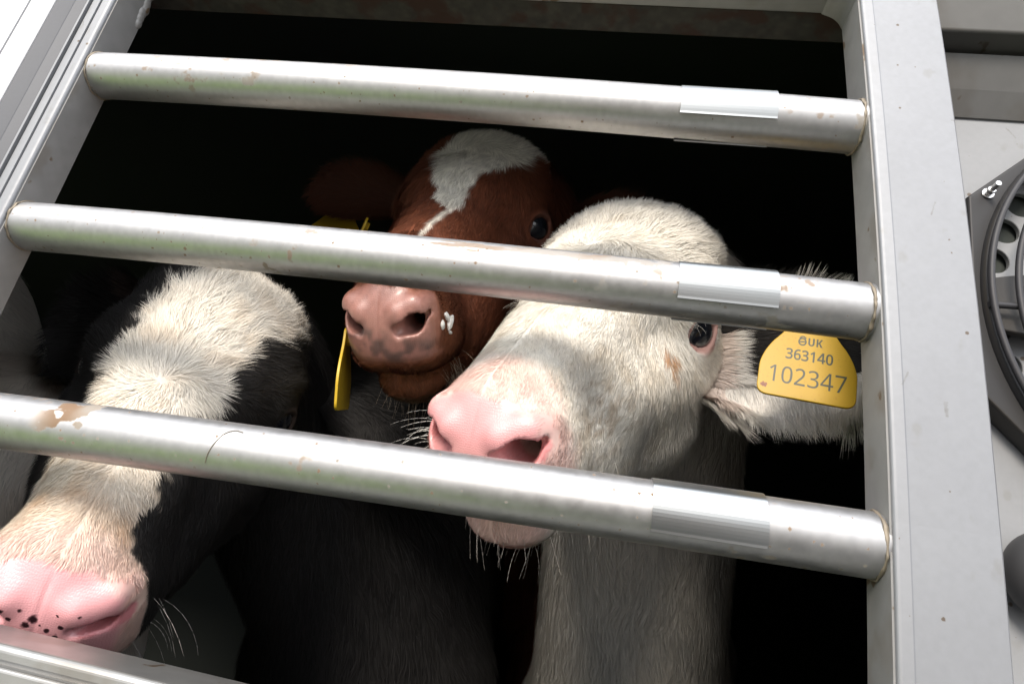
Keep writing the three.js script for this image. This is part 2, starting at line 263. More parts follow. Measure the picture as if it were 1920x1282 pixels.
/* ------------------------------------------------------------------ the fan */
{
  const fan = thing('ventilation_fan', 'black plastic fan with a wire ring grille on the white panel', 'fan', [FC[0], Y0 + FC[1], -0.045]);
  const s = new THREE.Shape();
  for (let i = 0; i <= 8; i++) { const a = (154.5 + i * 45) * Math.PI / 180, r = 0.1418; i ? s.lineTo(r * Math.cos(a), r * Math.sin(a)) : s.moveTo(r * Math.cos(a), r * Math.sin(a)); }
  const h = new THREE.Path(); h.absarc(0, 0, 0.1262, 0, Math.PI * 2, true); s.holes.push(h);
  const g = new THREE.ExtrudeGeometry(s, { depth: 0.009, bevelEnabled: true, bevelSize: 0.0012, bevelThickness: 0.0015, bevelSegments: 3, curveSegments: 96 }); g.translate(0, 0, 0.002);
  const hub0 = new THREE.LatheGeometry([[0.1262, 0], [0.1292, 0.011], [0.128, 0.0155], [0.1262, 0.0155], [0.1255, 0.002]].map((p) => new THREE.Vector2(...p)), 120); hub0.rotateX(Math.PI / 2);
  part('housing', mergeGeometries([g.toNonIndexed(), hub0.toNonIndexed()].map((q) => { const o = new THREE.BufferGeometry(); for (const n of ['position', 'normal', 'uv']) o.setAttribute(n, q.attributes[n]); return o; })), M.plastic, fan);
  for (const r of [0.1267, 0.1143, 0.102, 0.0895, 0.077, 0.0645, 0.052]) { const t = new THREE.TorusGeometry(r, 0.0016, 12, 140); t.translate(0, 0, 0.0185); part('grille_ring', t, M.wire, fan); }
  for (let k = 0; k < 8; k++) { const c = new THREE.CylinderGeometry(0.0016, 0.0016, 0.088, 12); c.rotateZ(Math.PI / 2); c.translate(0.084, 0, 0.0165); c.rotateZ(k * Math.PI / 4 + 0.035); part('grille_spoke', c, M.wire, fan); }
  for (let k = 0; k < 7; k++) {
    const b = new THREE.Shape(); b.moveTo(0.03, -0.012); b.quadraticCurveTo(0.08, -0.03, 0.123, -0.012); b.lineTo(0.124, 0.018); b.quadraticCurveTo(0.08, 0.026, 0.03, 0.012); b.lineTo(0.03, -0.012);
    const q = new THREE.ExtrudeGeometry(b, { depth: 0.0025, bevelEnabled: true, bevelSize: 0.0005, bevelThickness: 0.0005, bevelSegments: 1 }); q.rotateX(0.22); q.translate(0, 0, 0.006); q.rotateZ(Math.PI - 0.02 + k * Math.PI * 2 / 7); part('blade', q, M.plastic, fan);
  }
  const hub = new THREE.CylinderGeometry(0.04, 0.042, 0.016, 48); hub.rotateX(Math.PI / 2); hub.translate(0, 0, 0.011); part('hub', hub, M.plastic, fan);
  for (const c of [62, 152, 242, 332]) {
    const a = c * Math.PI / 180, hd = new THREE.CylinderGeometry(0.0021, 0.0021, 0.003, 6); hd.rotateX(Math.PI / 2); const w = new THREE.CylinderGeometry(0.003, 0.003, 0.0008, 24); w.rotateX(Math.PI / 2); w.translate(0, 0, -0.0024); const st = new THREE.CylinderGeometry(0.0014, 0.0014, 0.006, 16); st.rotateX(Math.PI / 2); st.translate(0, 0, 0.004);
    const m = mergeGeometries([hd, w, st]); m.translate(0.1355 * Math.cos(a), 0.1355 * Math.sin(a), 0.0155); part('bolt', m, M.steel, fan);
  }
}

/* ------------------------------------------------------------------ calves: distance field of a head (cm, z to the muzzle, y to the forehead) */
const smin = (a, b, k) => { const h = Math.max(k - Math.abs(a - b), 0) / k; return Math.min(a, b) - h * h * k * 0.25; };
const smax = (a, b, k) => -smin(-a, -b, k);
const ell = (x, y, z, a, b, c) => { const k0 = Math.hypot(x / a, y / b, z / c), k1 = Math.hypot(x / (a * a), y / (b * b), z / (c * c)); return k1 < 1e-6 ? -Math.min(a, b, c) : k0 * (k0 - 1) / k1; };
const cone = (x, y, z, A, B, ra, rb) => { const bx = B[0] - A[0], by = B[1] - A[1], bz = B[2] - A[2], px = x - A[0], py = y - A[1], pz = z - A[2]; const t = clamp((px * bx + py * by + pz * bz) / (bx * bx + by * by + bz * bz)); return Math.hypot(px - bx * t, py - by * t, pz - bz * t) - lerp(ra, rb, t); };
const EYE = [5.85, 0.35, -3.2], EYER = 1.82, EDIR = V(0.84, 0.1, 0.53).normalize();
const lids = [];   // lid arcs over the eyeball
{
  const f = EDIR.clone(), e1 = V(-0.45, -0.32, 0.83); e1.addScaledVector(f, -e1.dot(f)).normalize(); const e2 = V().crossVectors(e1, f).normalize(); if (e2.y < 0) e2.negate();
  for (const [sg, hgt] of [[1, 0.82], [-1, 0.72]]) { let prev = null; for (let i = 0; i <= 8; i++) { const t = lerp(-1, 1, i / 8), p = f.clone().addScaledVector(e1, t * 1.05).addScaledVector(e2, sg * hgt * (1 - t * t)).normalize().multiplyScalar(EYER + 0.06).add(V(...EYE)); const q = p.toArray(); if (prev) lids.push([prev, q]); prev = q; } }
}
let SH = { nos: 1 };                    // differs a little from calf to calf
const mouthY = (ax, z) => -6.25 - 0.012 * ax * ax - 0.03 * (15 - z);
function headSDF(x, y, z) {
  const ax = Math.abs(x) / lerp(1, SH.mw ?? 1, sstep(3, 11, z));
  let d = ell(ax, y - 0.6, z + 6.2, 6.7, 6.9, 6.4);
  d = smin(d, ell(ax, y - 2.6, z + 4.4, 6.2, 4.6, 6.8), 2);
  d = smin(d, ell(ax, y - 4.5, z + 8.6, 5.7, 3.5, 4.2), 2.5);
  d = smin(d, cone(ax, y, z, [0, 1.4, 0], [0, -1.1, 12.2], 4.9, 2.8), 2.5);
  d = smin(d, cone(ax, y, z, [1.1, 0.2, 7], [1.2, -1.2, 12.5], 2.5, 2.1), 2);
  d = smin(d, ell(ax, y + 2.8, z - 12.7, 3.8, 3.0, 3.5), 2);
  d = smin(d, ell(ax - 2.3, y + 2.0, z - 13.4, 1.7, 1.7, 2.2), 1.4);
  d = smin(d, ell(ax, y + 4.3, z - 12.2, 4.1, 2.0, 3.7), 1.2);
  d = smin(d, ell(ax - 2.1, y + 4.2, z - 9.5, 2.4, 2.8, 5.4), 2.4);
  let j = cone(ax, y, z, [0, -5.0, -5], [0, -7.3, 10.5], 4.9, 2.5);
  j = smin(j, ell(ax - 2.3, y + 5.6, z - 3.5, 2.9, 4.6, 7.2), 2);
  j = smin(j, ell(ax, y + 7.7, z - 11.6, 3.3, 2.0, 2.8), 1.2);
  d = smin(d, j, lerp(3.6, 0.7, sstep(6, 11.5, z)));
  d = smin(d, ell(ax - 3.9, y + 3.2, z + 2.6, 3.0, 4.4, 5.2), 2);
  d = smin(d, ell(ax - 3.6, y + 6.3, z + 2.6, 3.3, 4.6, 5.4), 2);
  d = smin(d, cone(ax, y, z, [5.6, -1.6, -4.5], [3.7, -2.2, 4.5], 1.5, 1.4), 3);
  d = smin(d, ell(ax - 4.8, y - 2.2, z + 3.6, 2.3, 1.9, 2.8), 1.8);
  // eye socket, lids
  const dx = ax - EYE[0], dy = y - EYE[1], dz = z - EYE[2];
  if (dx * dx + dy * dy + dz * dz < 30) {
    d = smin(d, Math.hypot(dx, dy, dz) - (EYER + 0.25), 0.9);
    const fx = dx - EDIR.x * 0.9, fy = dy - EDIR.y * 0.9, fz = dz - EDIR.z * 0.9;
    d = smax(d, -(ell(fx, fy, fz, 1.6, 1.5, 1.8)), 0.25);
    let l = 9; for (const [a, b] of lids) l = Math.min(l, cone(ax, y, z, a, b, 0.19, 0.19));
    d = smin(d, l, 0.35);
  }
  // neck stub
  d = smin(d, cone(ax, y, z, [0, -0.5, -8], [0, -2, -14], 6.2, 6.8), 2.5);
  if (z > 5) {
    // nostril: a comma with a raised rim above
    d = smin(d, cone(ax, y, z, [1.7, -1.1, 15.5], [3.0, -0.7, 14.7], 0.58, 0.58), 0.9);
    d = smin(d, cone(ax, y, z, [3.0, -0.7, 14.7], [3.6, -0.9, 13.3], 0.58, 0.42), 0.8);
    let n = cone(ax, y, z, [1.85, -2.2, 16.0], [3.0, -1.75, 15.2], 0.5 * SH.nos, 0.78 * SH.nos);
    n = smin(n, cone(ax, y, z, [3.0, -1.75, 15.2], [3.7, -1.35, 14.3], 0.72 * SH.nos, 0.3 * SH.nos), 0.3);
    n = smin(n, cone(ax, y, z, [2.6, -1.9, 15.1], [1.85, -2.3, 7.2], 0.9 * SH.nos, 1.25 * SH.nos), 0.4);
    d = smax(d, -n, 0.35);
    // mouth slit and the groove down the nose pad
    const ym = mouthY(ax, z);
    if (z > 8.5 && d > -0.9) d = smax(d, 0.11 - Math.abs(y - ym), 0.2);
    if (z > 13.5 && d > -0.4) d += 0.05 * Math.exp(-((x / 0.16) ** 2)) * sstep(0.6, -0.4, y);
  }
  return d;
}
// naive surface nets over f on a box; returns indexed positions
function surfaceNets(f, lo, hi, cell) {
  const nx = Math.ceil((hi[0] - lo[0]) / cell) + 1, ny = Math.ceil((hi[1] - lo[1]) / cell) + 1, nz = Math.ceil((hi[2] - lo[2]) / cell) + 1;
  const val = new Float32Array(nx * ny * nz), id = new Int32Array(nx * ny * nz).fill(-1), sx = 1, sy = nx, sz = nx * ny;
  // coarse pass first: skip cells far from the surface
  const S = 4;
  for (let k = 0; k < nz; k += S) for (let j = 0; j < ny; j += S) for (let i = 0; i < nx; i += S) {
    const c = f(lo[0] + (i + 1.5) * cell, lo[1] + (j + 1.5) * cell, lo[2] + (k + 1.5) * cell), far = Math.abs(c) > cell * S * 2.2;
    for (let c2 = k; c2 < Math.min(k + S, nz); c2++) for (let b = j; b < Math.min(j + S, ny); b++) for (let a = i; a < Math.min(i + S, nx); a++) val[a + b * sy + c2 * sz] = far ? c : f(lo[0] + a * cell, lo[1] + b * cell, lo[2] + c2 * cell);
  }
  const pos = [], idx = [];
  for (let k = 0; k < nz - 1; k++) for (let j = 0; j < ny - 1; j++) for (let i = 0; i < nx - 1; i++) {
    const b = i + j * sy + k * sz; let m = 0, n = 0, px = 0, py = 0, pz = 0;
    for (let c = 0; c < 8; c++) if (val[b + (c & 1) + ((c >> 1) & 1) * sy + (c >> 2) * sz] < 0) m |= 1 << c;
    if (m === 0 || m === 255) continue;
    for (let c = 0; c < 8; c++) for (let ax = 0; ax < 3; ax++) {
      const e = c | (1 << ax); if (e === c) continue;
      if (((m >> c) & 1) === ((m >> e) & 1)) continue;
      const v0 = val[b + (c & 1) + ((c >> 1) & 1) * sy + (c >> 2) * sz], v1 = val[b + (e & 1) + ((e >> 1) & 1) * sy + (e >> 2) * sz], t = v0 / (v0 - v1);
      px += (c & 1) + (ax === 0 ? t : 0); py += ((c >> 1) & 1) + (ax === 1 ? t : 0); pz += (c >> 2) + (ax === 2 ? t : 0); n++;
    }
    id[b] = pos.length / 3; pos.push(lo[0] + (i + px / n) * cell, lo[1] + (j + py / n) * cell, lo[2] + (k + pz / n) * cell);
  }
  const quad = (a, b, c, d, flip) => { if (a < 0 || b < 0 || c < 0 || d < 0) return; flip ? idx.push(a, c, b, a, d, c) : idx.push(a, b, c, a, c, d); };
  for (let k = 1; k < nz - 1; k++) for (let j = 1; j < ny - 1; j++) for (let i = 1; i < nx - 1; i++) {
    const b = i + j * sy + k * sz, v = val[b] < 0;
    if (v !== val[b + sx] < 0) quad(id[b - sy - sz], id[b - sz], id[b], id[b - sy], !v);
    if (v !== val[b + sy] < 0) quad(id[b - sx - sz], id[b - sx], id[b], id[b - sz], !v);
    if (v !== val[b + sz] < 0) quad(id[b - sx - sy], id[b - sy], id[b], id[b - sx], !v);
  }
  return { pos: new Float32Array(pos), idx };
}
function gradNormals(pos, f, e) {
  const n = new Float32Array(pos.length);
  for (let i = 0; i < pos.length; i += 3) { const x = pos[i], y = pos[i + 1], z = pos[i + 2]; const a = f(x + e, y, z) - f(x - e, y, z), b = f(x, y + e, z) - f(x, y - e, z), c = f(x, y, z + e) - f(x, y, z - e), l = Math.hypot(a, b, c) || 1; n[i] = a / l; n[i + 1] = b / l; n[i + 2] = c / l; }
  return n;
}
let HEAD;
function buildHead(shape) { SH = shape; HEAD = surfaceNets(headSDF, [-9.8, -12.5, -14], [9.8, 10, 17.6], 0.2); HEAD.nor = gradNormals(HEAD.pos, headSDF, 0.06); }
// bare wet nose pad: 0..1
function padMask(x, y, z) {
  if (z < 11) return 0;
  const w = 0.35 * (noise(x * 1.3, y * 1.3, z * 1.3) - 0.5);
  const up = Math.max(Math.abs(x) / 4.3, 0), top = 0.7 - 0.08 * x * x + w, e = (y < top ? 1 : 0);
  return sstep(0.35, -0.25, (y - top)) * sstep(-5.0, -4.1, y) * sstep(12.9, 13.8, z + w + 0.12 * (4 - Math.abs(x))) * sstep(3.9, 3.2, Math.abs(x) + w);
}

/* ------------------------------------------------------------------ calves: fur, ears, bodies */
const pebble = tex(512, 512, (u, v) => { const s = 56, x = u * s, y = v * s, ix = Math.floor(x), iy = Math.floor(y); let a = 9, b = 9; for (let j = -1; j <= 1; j++) for (let i = -1; i <= 1; i++) { const cx = (ix + i + s) % s, cy = (iy + j + s) % s, d = Math.hypot(ix + i + 0.15 + 0.7 * hash3(cx, cy, 1) - x, iy + j + 0.15 + 0.7 * hash3(cx, cy, 2) - y); if (d < a) { b = a; a = d; } else if (d < b) b = d; } return [clamp((b - a) * 2.2)]; }, false);
const coatMat = std({ vertexColors: true, roughness: 0.95 });
const furMat = std({ vertexColors: true, roughness: 0.72, side: THREE.DoubleSide });
const padMat = (map) => new THREE.MeshPhysicalMaterial({ vertexColors: true, map: map ?? null, roughness: 0.36, clearcoat: 0.35, clearcoatRoughness: 0.2, bumpMap: pebble, bumpScale: 0.00011 });
const eyeMat = new THREE.MeshPhysicalMaterial({ color: lin(0.012, 0.014, 0.02), roughness: 0.25, clearcoat: 1, clearcoatRoughness: 0.03 });
class Fur {
  constructor(seed) { this.p = []; this.n = []; this.c = []; this.i = []; this.r = rng(seed); }
  strand(p, n, dir, L, w, c, tip) {
    const base = this.p.length / 3, d1 = V().copy(dir), m = V().copy(p).addScaledVector(d1, L * 0.5), e = V().copy(m).addScaledVector(tip, L * 0.5), s = V().crossVectors(d1, n).normalize(), r = this.r;
    const nn = V().copy(n).addScaledVector(s, (r() - 0.5) * 0.7).addScaledVector(d1, -0.1).normalize();
    for (const [q, ww, k] of [[p, 1, 0.92], [m, 0.75, 0.98]]) for (const g of [-1, 1]) { this.p.push(q.x + s.x * w * ww * g * 0.5, q.y + s.y * w * ww * g * 0.5, q.z + s.z * w * ww * g * 0.5); this.n.push(nn.x, nn.y, nn.z); this.c.push(c[0] * k, c[1] * k, c[2] * k); }
    this.p.push(e.x, e.y, e.z); this.n.push(nn.x, nn.y, nn.z); this.c.push(c[0] * 1.06, c[1] * 1.06, c[2] * 1.06);
    this.i.push(base, base + 1, base + 3, base, base + 3, base + 2, base + 2, base + 3, base + 4);
  }
  // cover a surface: look(p, n) -> { k: hairs per cm2, dir, L, w, c, lift }
  cover(pos, nor, idx, look, most = 170) {
    const r = this.r, A = V(), B = V(), C = V(), P = V(), N = V(), t = V(), cl = V();
    for (let f = 0; f < idx.length; f += 3) {
      const a = idx[f] * 3, b = idx[f + 1] * 3, c = idx[f + 2] * 3;
      A.fromArray(pos, a); B.fromArray(pos, b).sub(A); C.fromArray(pos, c).sub(A);
      const area = t.crossVectors(B, C).length() * 0.5 * 1e4; let want = area * most, n = Math.floor(want) + (r() < want % 1 ? 1 : 0);
      if (!n) continue;
      if (nor[a + 2] < -0.55) continue;
      for (; n > 0; n--) {
        let u = r(), v = r(); if (u + v > 1) { u = 1 - u; v = 1 - v; }
        P.copy(A).addScaledVector(B, u).addScaledVector(C, v);
        N.set(lerp(lerp(nor[a], nor[b], u), nor[c], v), lerp(lerp(nor[a + 1], nor[b + 1], u), nor[c + 1], v), lerp(lerp(nor[a + 2], nor[b + 2], u), nor[c + 2], v)).normalize();
        const h = look(P, N); if (!h || r() > h.k / most) continue;
        const d = h.dir.clone().addScaledVector(N, -h.dir.dot(N)).normalize(), s = 170, q = 60;
        const nz = V(noise(P.x * s, P.y * s, P.z * s) - 0.5, noise(P.x * s + 40, P.y * s, P.z * s) - 0.5, noise(P.x * s, P.y * s + 40, P.z * s) - 0.5), big = V(noise(P.x * q, P.y * q + 9, P.z * q) - 0.5, noise(P.x * q + 70, P.y * q, P.z * q) - 0.5, noise(P.x * q, P.y * q + 70, P.z * q) - 0.5);
        d.addScaledVector(nz, 0.9 * h.mess).addScaledVector(big, 1.3 * h.mess).add(V(r() - 0.5, r() - 0.5, r() - 0.5).multiplyScalar(0.5 * h.mess)); d.addScaledVector(N, -d.dot(N)).normalize();
        const lift = h.lift * (0.7 + 0.6 * r()), d0 = d.clone().multiplyScalar(Math.cos(lift)).addScaledVector(N, Math.sin(lift)), L = h.L * (0.6 + 0.7 * r());
        const d1 = d.clone().multiplyScalar(Math.cos(lift * 0.45)).addScaledVector(N, Math.sin(lift * 0.45)).addScaledVector(nz, 0.9 * h.mess); d1.y -= 0.12; d1.normalize();
        const vr = h.vary ?? 1, g = 0.98 + vr * (0.24 * (r() - 0.5) + 0.25 * (noise(P.x * 420, P.y * 420, P.z * 420) - 0.5));
        this.strand(P.clone().addScaledVector(N, -0.0004), N, d0, L, h.w * (0.7 + 0.6 * r()), [h.c[0] * g, h.c[1] * g, h.c[2] * g], d1);
      }
    }
  }
  mesh(parent, base, name = 'fur') {
    const g = new THREE.BufferGeometry();
    const p = new Float32Array(this.p); for (let i = 0; i < p.length; i += 3) { p[i] -= base.x; p[i + 1] -= base.y; p[i + 2] -= base.z; }
    g.setAttribute('position', new THREE.BufferAttribute(p, 3)); g.setAttribute('normal', new THREE.BufferAttribute(new Float32Array(this.n), 3)); g.setAttribute('color', new THREE.BufferAttribute(new Float32Array(this.c), 3)); g.setIndex(new THREE.BufferAttribute(new Uint32Array(this.i), 1));
    const m = part(name, g, furMat, parent); m.userData.kind = 'stuff'; hairs += this.i.length / 9; return m;
  }
}
let hairs = 0;
// a cupped ear: base point, axis to the tip, direction the hollow faces (plane coordinates, metres)
function earShape(base, axis, face, L, W, droop = 0.15) {
  const a = axis.clone().normalize(), f = face.clone().addScaledVector(a, -face.dot(a)).normalize(), s = V().crossVectors(f, a).normalize(), NU = 26, NV = 20, pos = [], idx = [], par = [];
  const P = (u, v, back) => {
    const w = W * 0.5 * (0.2 + 0.8 * Math.pow(Math.sin(Math.PI * clamp(0.08 + 0.74 * Math.pow(u, 0.85), 0, 1)), 0.9)) * Math.pow(clamp((1 - u) * 6 + 0.02), 0.5), phi = lerp(1.55, 0.75, sstep(0, 0.55, u)), r = w / Math.sin(phi), th = v * phi, dep = r * (Math.cos(th) - Math.cos(phi)), thick = 0.0035 * (1 - Math.pow(Math.abs(v), 4)) * (1 - u * 0.6);
    return base.clone().addScaledVector(a, L * u).addScaledVector(s, r * Math.sin(th)).addScaledVector(f, -dep - (back ? thick : 0)).addScaledVector(V(0, -1, 0), droop * L * u * u);
  };
  for (const back of [0, 1]) {
    const o = pos.length / 3;
    for (let i = 0; i <= NU; i++) for (let j = 0; j <= NV; j++) { const q = P(i / NU, j / NV * 2 - 1, back); pos.push(q.x, q.y, q.z); par.push([i / NU, j / NV * 2 - 1, back]); }
    for (let i = 0; i < NU; i++) for (let j = 0; j < NV; j++) { const q = o + i * (NV + 1) + j, w = q + NV + 1; back ? idx.push(q, q + 1, w, q + 1, w + 1, w) : idx.push(q, w, q + 1, q + 1, w, w + 1); }
  }
  const g = new THREE.BufferGeometry(); g.setAttribute('position', new THREE.BufferAttribute(new Float32Array(pos), 3)); g.setIndex(idx); g.computeVertexNormals();
  // inside faces must look along f
  const n = g.attributes.normal; const mid = Math.floor(NU / 2) * (NV + 1) + Math.floor(NV / 2); if (V(n.getX(mid), n.getY(mid), n.getZ(mid)).dot(f) < 0) { for (let i = 0; i < idx.length; i += 3) { const t = idx[i + 1]; idx[i + 1] = idx[i + 2]; idx[i + 2] = t; } g.setIndex(idx); g.computeVertexNormals(); }
  return { g, par, a, f, s, at: P, base };
}
const calves = [];
function makeCalf(o) {
  buildHead(o.shape ?? { nos: 1 });
  const rnd = rng(o.seed), sc = (o.scale ?? 1) * 0.01;
  const H = new THREE.Matrix4().compose(V(...o.head), new THREE.Quaternion().setFromEuler(new THREE.Euler(o.ypr[1] * Math.PI / 180, o.ypr[0] * Math.PI / 180, o.ypr[2] * Math.PI / 180, 'YXZ')), V(sc, sc, sc)), HI = H.clone().invert(), HR = new THREE.Matrix4().extractRotation(H);
  const base = V(o.shoulder[0], -FL, o.shoulder[2]);
  const root = thing('calf', o.label, 'calf', [base.x, Y0 + base.y, base.z]);
  if (o.group) root.userData.group = o.group;
  // --- head in plane coordinates
  const hp = new Float32Array(HEAD.pos.length), hn = new Float32Array(HEAD.pos.length), hc = new Float32Array(HEAD.pos.length), v = V(), pad = new Float32Array(HEAD.pos.length / 3);
  for (let i = 0; i < hp.length; i += 3) {
    const l = [HEAD.pos[i], HEAD.pos[i + 1], HEAD.pos[i + 2]];
    v.set(...l).applyMatrix4(H); v.toArray(hp, i); v.fromArray(HEAD.nor, i).applyMatrix4(HR); v.toArray(hn, i);
    const c = o.coat(l[0], l[1], l[2]); pad[i / 3] = c.pad ?? 0; hc.set(c.c, i);
  }
  // --- body
  const neck0 = V(0, -0.8, -9).applyMatrix4(H), neck1 = V(0, -2.2, -14).applyMatrix4(H), S = V(...o.shoulder), K = V(...o.hip), back = K.clone().sub(S).setY(0).normalize(), side = V(-back.z, 0, back.x), segs = [];
  const seg = (a, b, ra, rb, k = 0.06) => segs.push([a.toArray(), b.toArray(), ra, rb, k]);
  const chest = S.clone().add(V(0, -0.1, 0)).addScaledVector(back, -0.04);
  seg(neck0, neck1, 0.055 * sc * 100, 0.062 * sc * 100); seg(neck1, S, 0.062, 0.085, 0.08); seg(neck1.clone().add(V(0, -0.035, -0.02)), chest, o.throat ?? 0.05, o.throat ? 0.12 : 0.09, 0.08);
  seg(S, K, 0.115, 0.12); seg(S.clone().add(V(0, -0.12, 0)), K.clone().add(V(0, -0.09, 0)), 0.1, 0.1, 0.08);
  const rump = K.clone().addScaledVector(back, 0.08); seg(K, rump, 0.12, 0.1);
  for (const g of [-1, 1]) {
    const sh = S.clone().addScaledVector(side, g * 0.085).add(V(0, -0.12, 0)), kn = V(sh.x, -FL + 0.3, sh.z).addScaledVector(back, -0.01), fe = V(kn.x, -FL + 0.1, kn.z), ho = V(kn.x, -FL + 0.03, kn.z).addScaledVector(back, -0.02);
    seg(sh, kn, 0.055, 0.032); seg(kn, fe, 0.03, 0.022, 0.02); seg(fe, ho, 0.024, 0.03, 0.02);
    const th = K.clone().addScaledVector(side, g * 0.08).addScaledVector(back, 0.05).add(V(0, -0.1, 0)), st = th.clone().add(V(0, -0.16, 0)).addScaledVector(back, -0.06), hk = V(st.x, -FL + 0.28, st.z).addScaledVector(back, 0.12), pa = V(hk.x, -FL + 0.1, hk.z).addScaledVector(back, -0.02), h2 = V(pa.x, -FL + 0.03, pa.z).addScaledVector(back, -0.02);
    seg(th, st, 0.09, 0.06); seg(st, hk, 0.055, 0.032); seg(hk, pa, 0.03, 0.022, 0.02); seg(pa, h2, 0.024, 0.03, 0.02);
  }
  seg(rump.clone().add(V(0, 0.05, 0)).addScaledVector(back, 0.09), rump.clone().add(V(0, -0.35, 0)).addScaledVector(back, 0.12), 0.022, 0.014, 0.03);
  for (const e of o.extra ?? []) segs.push(e);
  const bodySDF = (x, y, z) => { let d = 9; for (const [a, b, ra, rb, k] of segs) d = smin(d, cone(x, y, z, a, b, ra, rb), k); return d; };
  const lo = [1e9, 1e9, 1e9], hi = [-1e9, -1e9, -1e9]; for (const [a, b, ra, rb] of segs) for (let c = 0; c < 3; c++) { const m = Math.max(ra, rb) + 0.05; lo[c] = Math.min(lo[c], a[c] - m, b[c] - m); hi[c] = Math.max(hi[c], a[c] + m, b[c] + m); }
  const BD = surfaceNets(bodySDF, lo, hi, 0.011); BD.nor = gradNormals(BD.pos, bodySDF, 0.003);
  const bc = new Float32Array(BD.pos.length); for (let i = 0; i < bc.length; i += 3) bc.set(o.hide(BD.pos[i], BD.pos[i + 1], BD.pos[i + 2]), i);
  // --- merge head and body; the bare nose pad is a part of its own
  const make = (P, N, C, I, uv) => { const g = new THREE.BufferGeometry(), map = new Map(), p = [], n = [], c = [], t = [], idx = []; for (const k of I) { let m = map.get(k); if (m === undefined) { m = p.length / 3; map.set(k, m); p.push(P[k * 3] - base.x, P[k * 3 + 1] - base.y, P[k * 3 + 2] - base.z); n.push(N[k * 3], N[k * 3 + 1], N[k * 3 + 2]); c.push(C[k * 3], C[k * 3 + 1], C[k * 3 + 2]); t.push(uv ? HEAD.pos[k * 3] / 7 + 0.5 : 0, uv ? HEAD.pos[k * 3 + 1] / 7 + 0.5 : 0); } idx.push(m); } for (const [name, a, s] of [['position', p, 3], ['normal', n, 3], ['color', c, 3], ['uv', t, 2]]) g.setAttribute(name, new THREE.BufferAttribute(new Float32Array(a), s)); g.setIndex(idx); return g; };
  const hi0 = [], pi0 = []; for (let f = 0; f < HEAD.idx.length; f += 3) { const [a, b, c] = [HEAD.idx[f], HEAD.idx[f + 1], HEAD.idx[f + 2]]; (pad[a] + pad[b] + pad[c] > 1.5 ? pi0 : hi0).push(a, b, c); }
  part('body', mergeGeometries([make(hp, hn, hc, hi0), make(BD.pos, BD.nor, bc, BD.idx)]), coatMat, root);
  if (o.pad !== false) part('nose_pad', make(hp, hn, hc, pi0, true), padMat(o.padMap), root, o.padLabel);
  for (const g of [-1, 1]) { const e = new THREE.SphereGeometry(EYER * sc, 40, 28); const m = part('eye', e, eyeMat, root); m.position.copy(V(EYE[0] * g, EYE[1], EYE[2]).applyMatrix4(H).sub(base)); }
  // --- fur
  const fur = new Fur(o.seed * 7 + 1), whorl = V(0, 7.5, o.whorl ?? -3.5);
  if (o.density) fur.cover(hp, hn, HEAD.idx, (P, N) => {
    const l = P.clone().applyMatrix4(HI); if (l.z < -12.5) return null;
    const c = o.coat(l.x, l.y, l.z); if ((c.pad ?? 0) > 0.25 || c.bare > 0.6 || c.len < 0.05) return null;
    const dir = l.clone().sub(whorl), wd = dir.length(), sw = 1.1 * Math.exp(-wd / 3); dir.set((dir.x * Math.cos(sw) - dir.z * Math.sin(sw)) * 0.5, dir.y * 0.6, (dir.x * Math.sin(sw) + dir.z * Math.cos(sw)) * (1 + 2.2 / (0.6 + Math.abs(dir.z)))).normalize(); dir.add(V(noise(l.x * 0.6, l.y * 0.6, l.z * 0.6) - 0.5, 0, noise(l.x * 0.6 + 9, l.y * 0.6, l.z * 0.6) - 0.5).multiplyScalar(1.4 * Math.exp(-wd / 4))); if (l.z < -6) dir.y += 0.5; if (l.z > 8) dir.add(V(Math.sign(l.x) * 0.5, -0.15, 0.2)); dir.applyMatrix4(HR);
    return { k: o.density, dir, L: c.len * sc, w: (c.w ?? 0.00046), c: c.c, lift: c.lift ?? 0.32, mess: c.mess ?? 0.5, vary: o.vary };
  }, o.density);
  if (o.bodyDensity) fur.cover(BD.pos, BD.nor, BD.idx, (P, N) => {
    if (P.z < -0.9 || P.y < -0.42 || N.z < -0.1) return null;
    const l = P.clone().applyMatrix4(HI); if (l.z > -11.5 && Math.abs(l.x) < 12 && headSDF(l.x, l.y, l.z) < -0.2) return null;
    const dir = V(0, -1, 0).addScaledVector(back, 0.5);
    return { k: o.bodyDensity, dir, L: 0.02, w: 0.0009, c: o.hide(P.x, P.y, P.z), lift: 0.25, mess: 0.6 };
  }, o.bodyDensity);
  // --- ears
  for (const e of o.ears ?? []) {
    const s = earShape(V(...e.base), V(...e.axis), V(...e.face), e.L, e.W, e.droop), g = s.g, col = new Float32Array(g.attributes.position.count * 3);
    for (let i = 0; i < s.par.length; i++) col.set(e.coat(...s.par[i]).c, i * 3);
    g.setAttribute('color', new THREE.BufferAttribute(col, 3)); const wp = g.attributes.position.array.slice();
    const gp = g.attributes.position.array; for (let i = 0; i < gp.length; i += 3) { gp[i] -= base.x; gp[i + 1] -= base.y; gp[i + 2] -= base.z; }
    part('ear', g, coatMat, root, e.label);
    const inv = (P) => { const d = P.clone().sub(s.base); return [clamp(d.dot(s.a) / e.L), clamp(d.dot(s.s) / (e.W * 0.5), -1, 1)]; };
    const half = wp.length / 6;
    const ix = g.index.array;
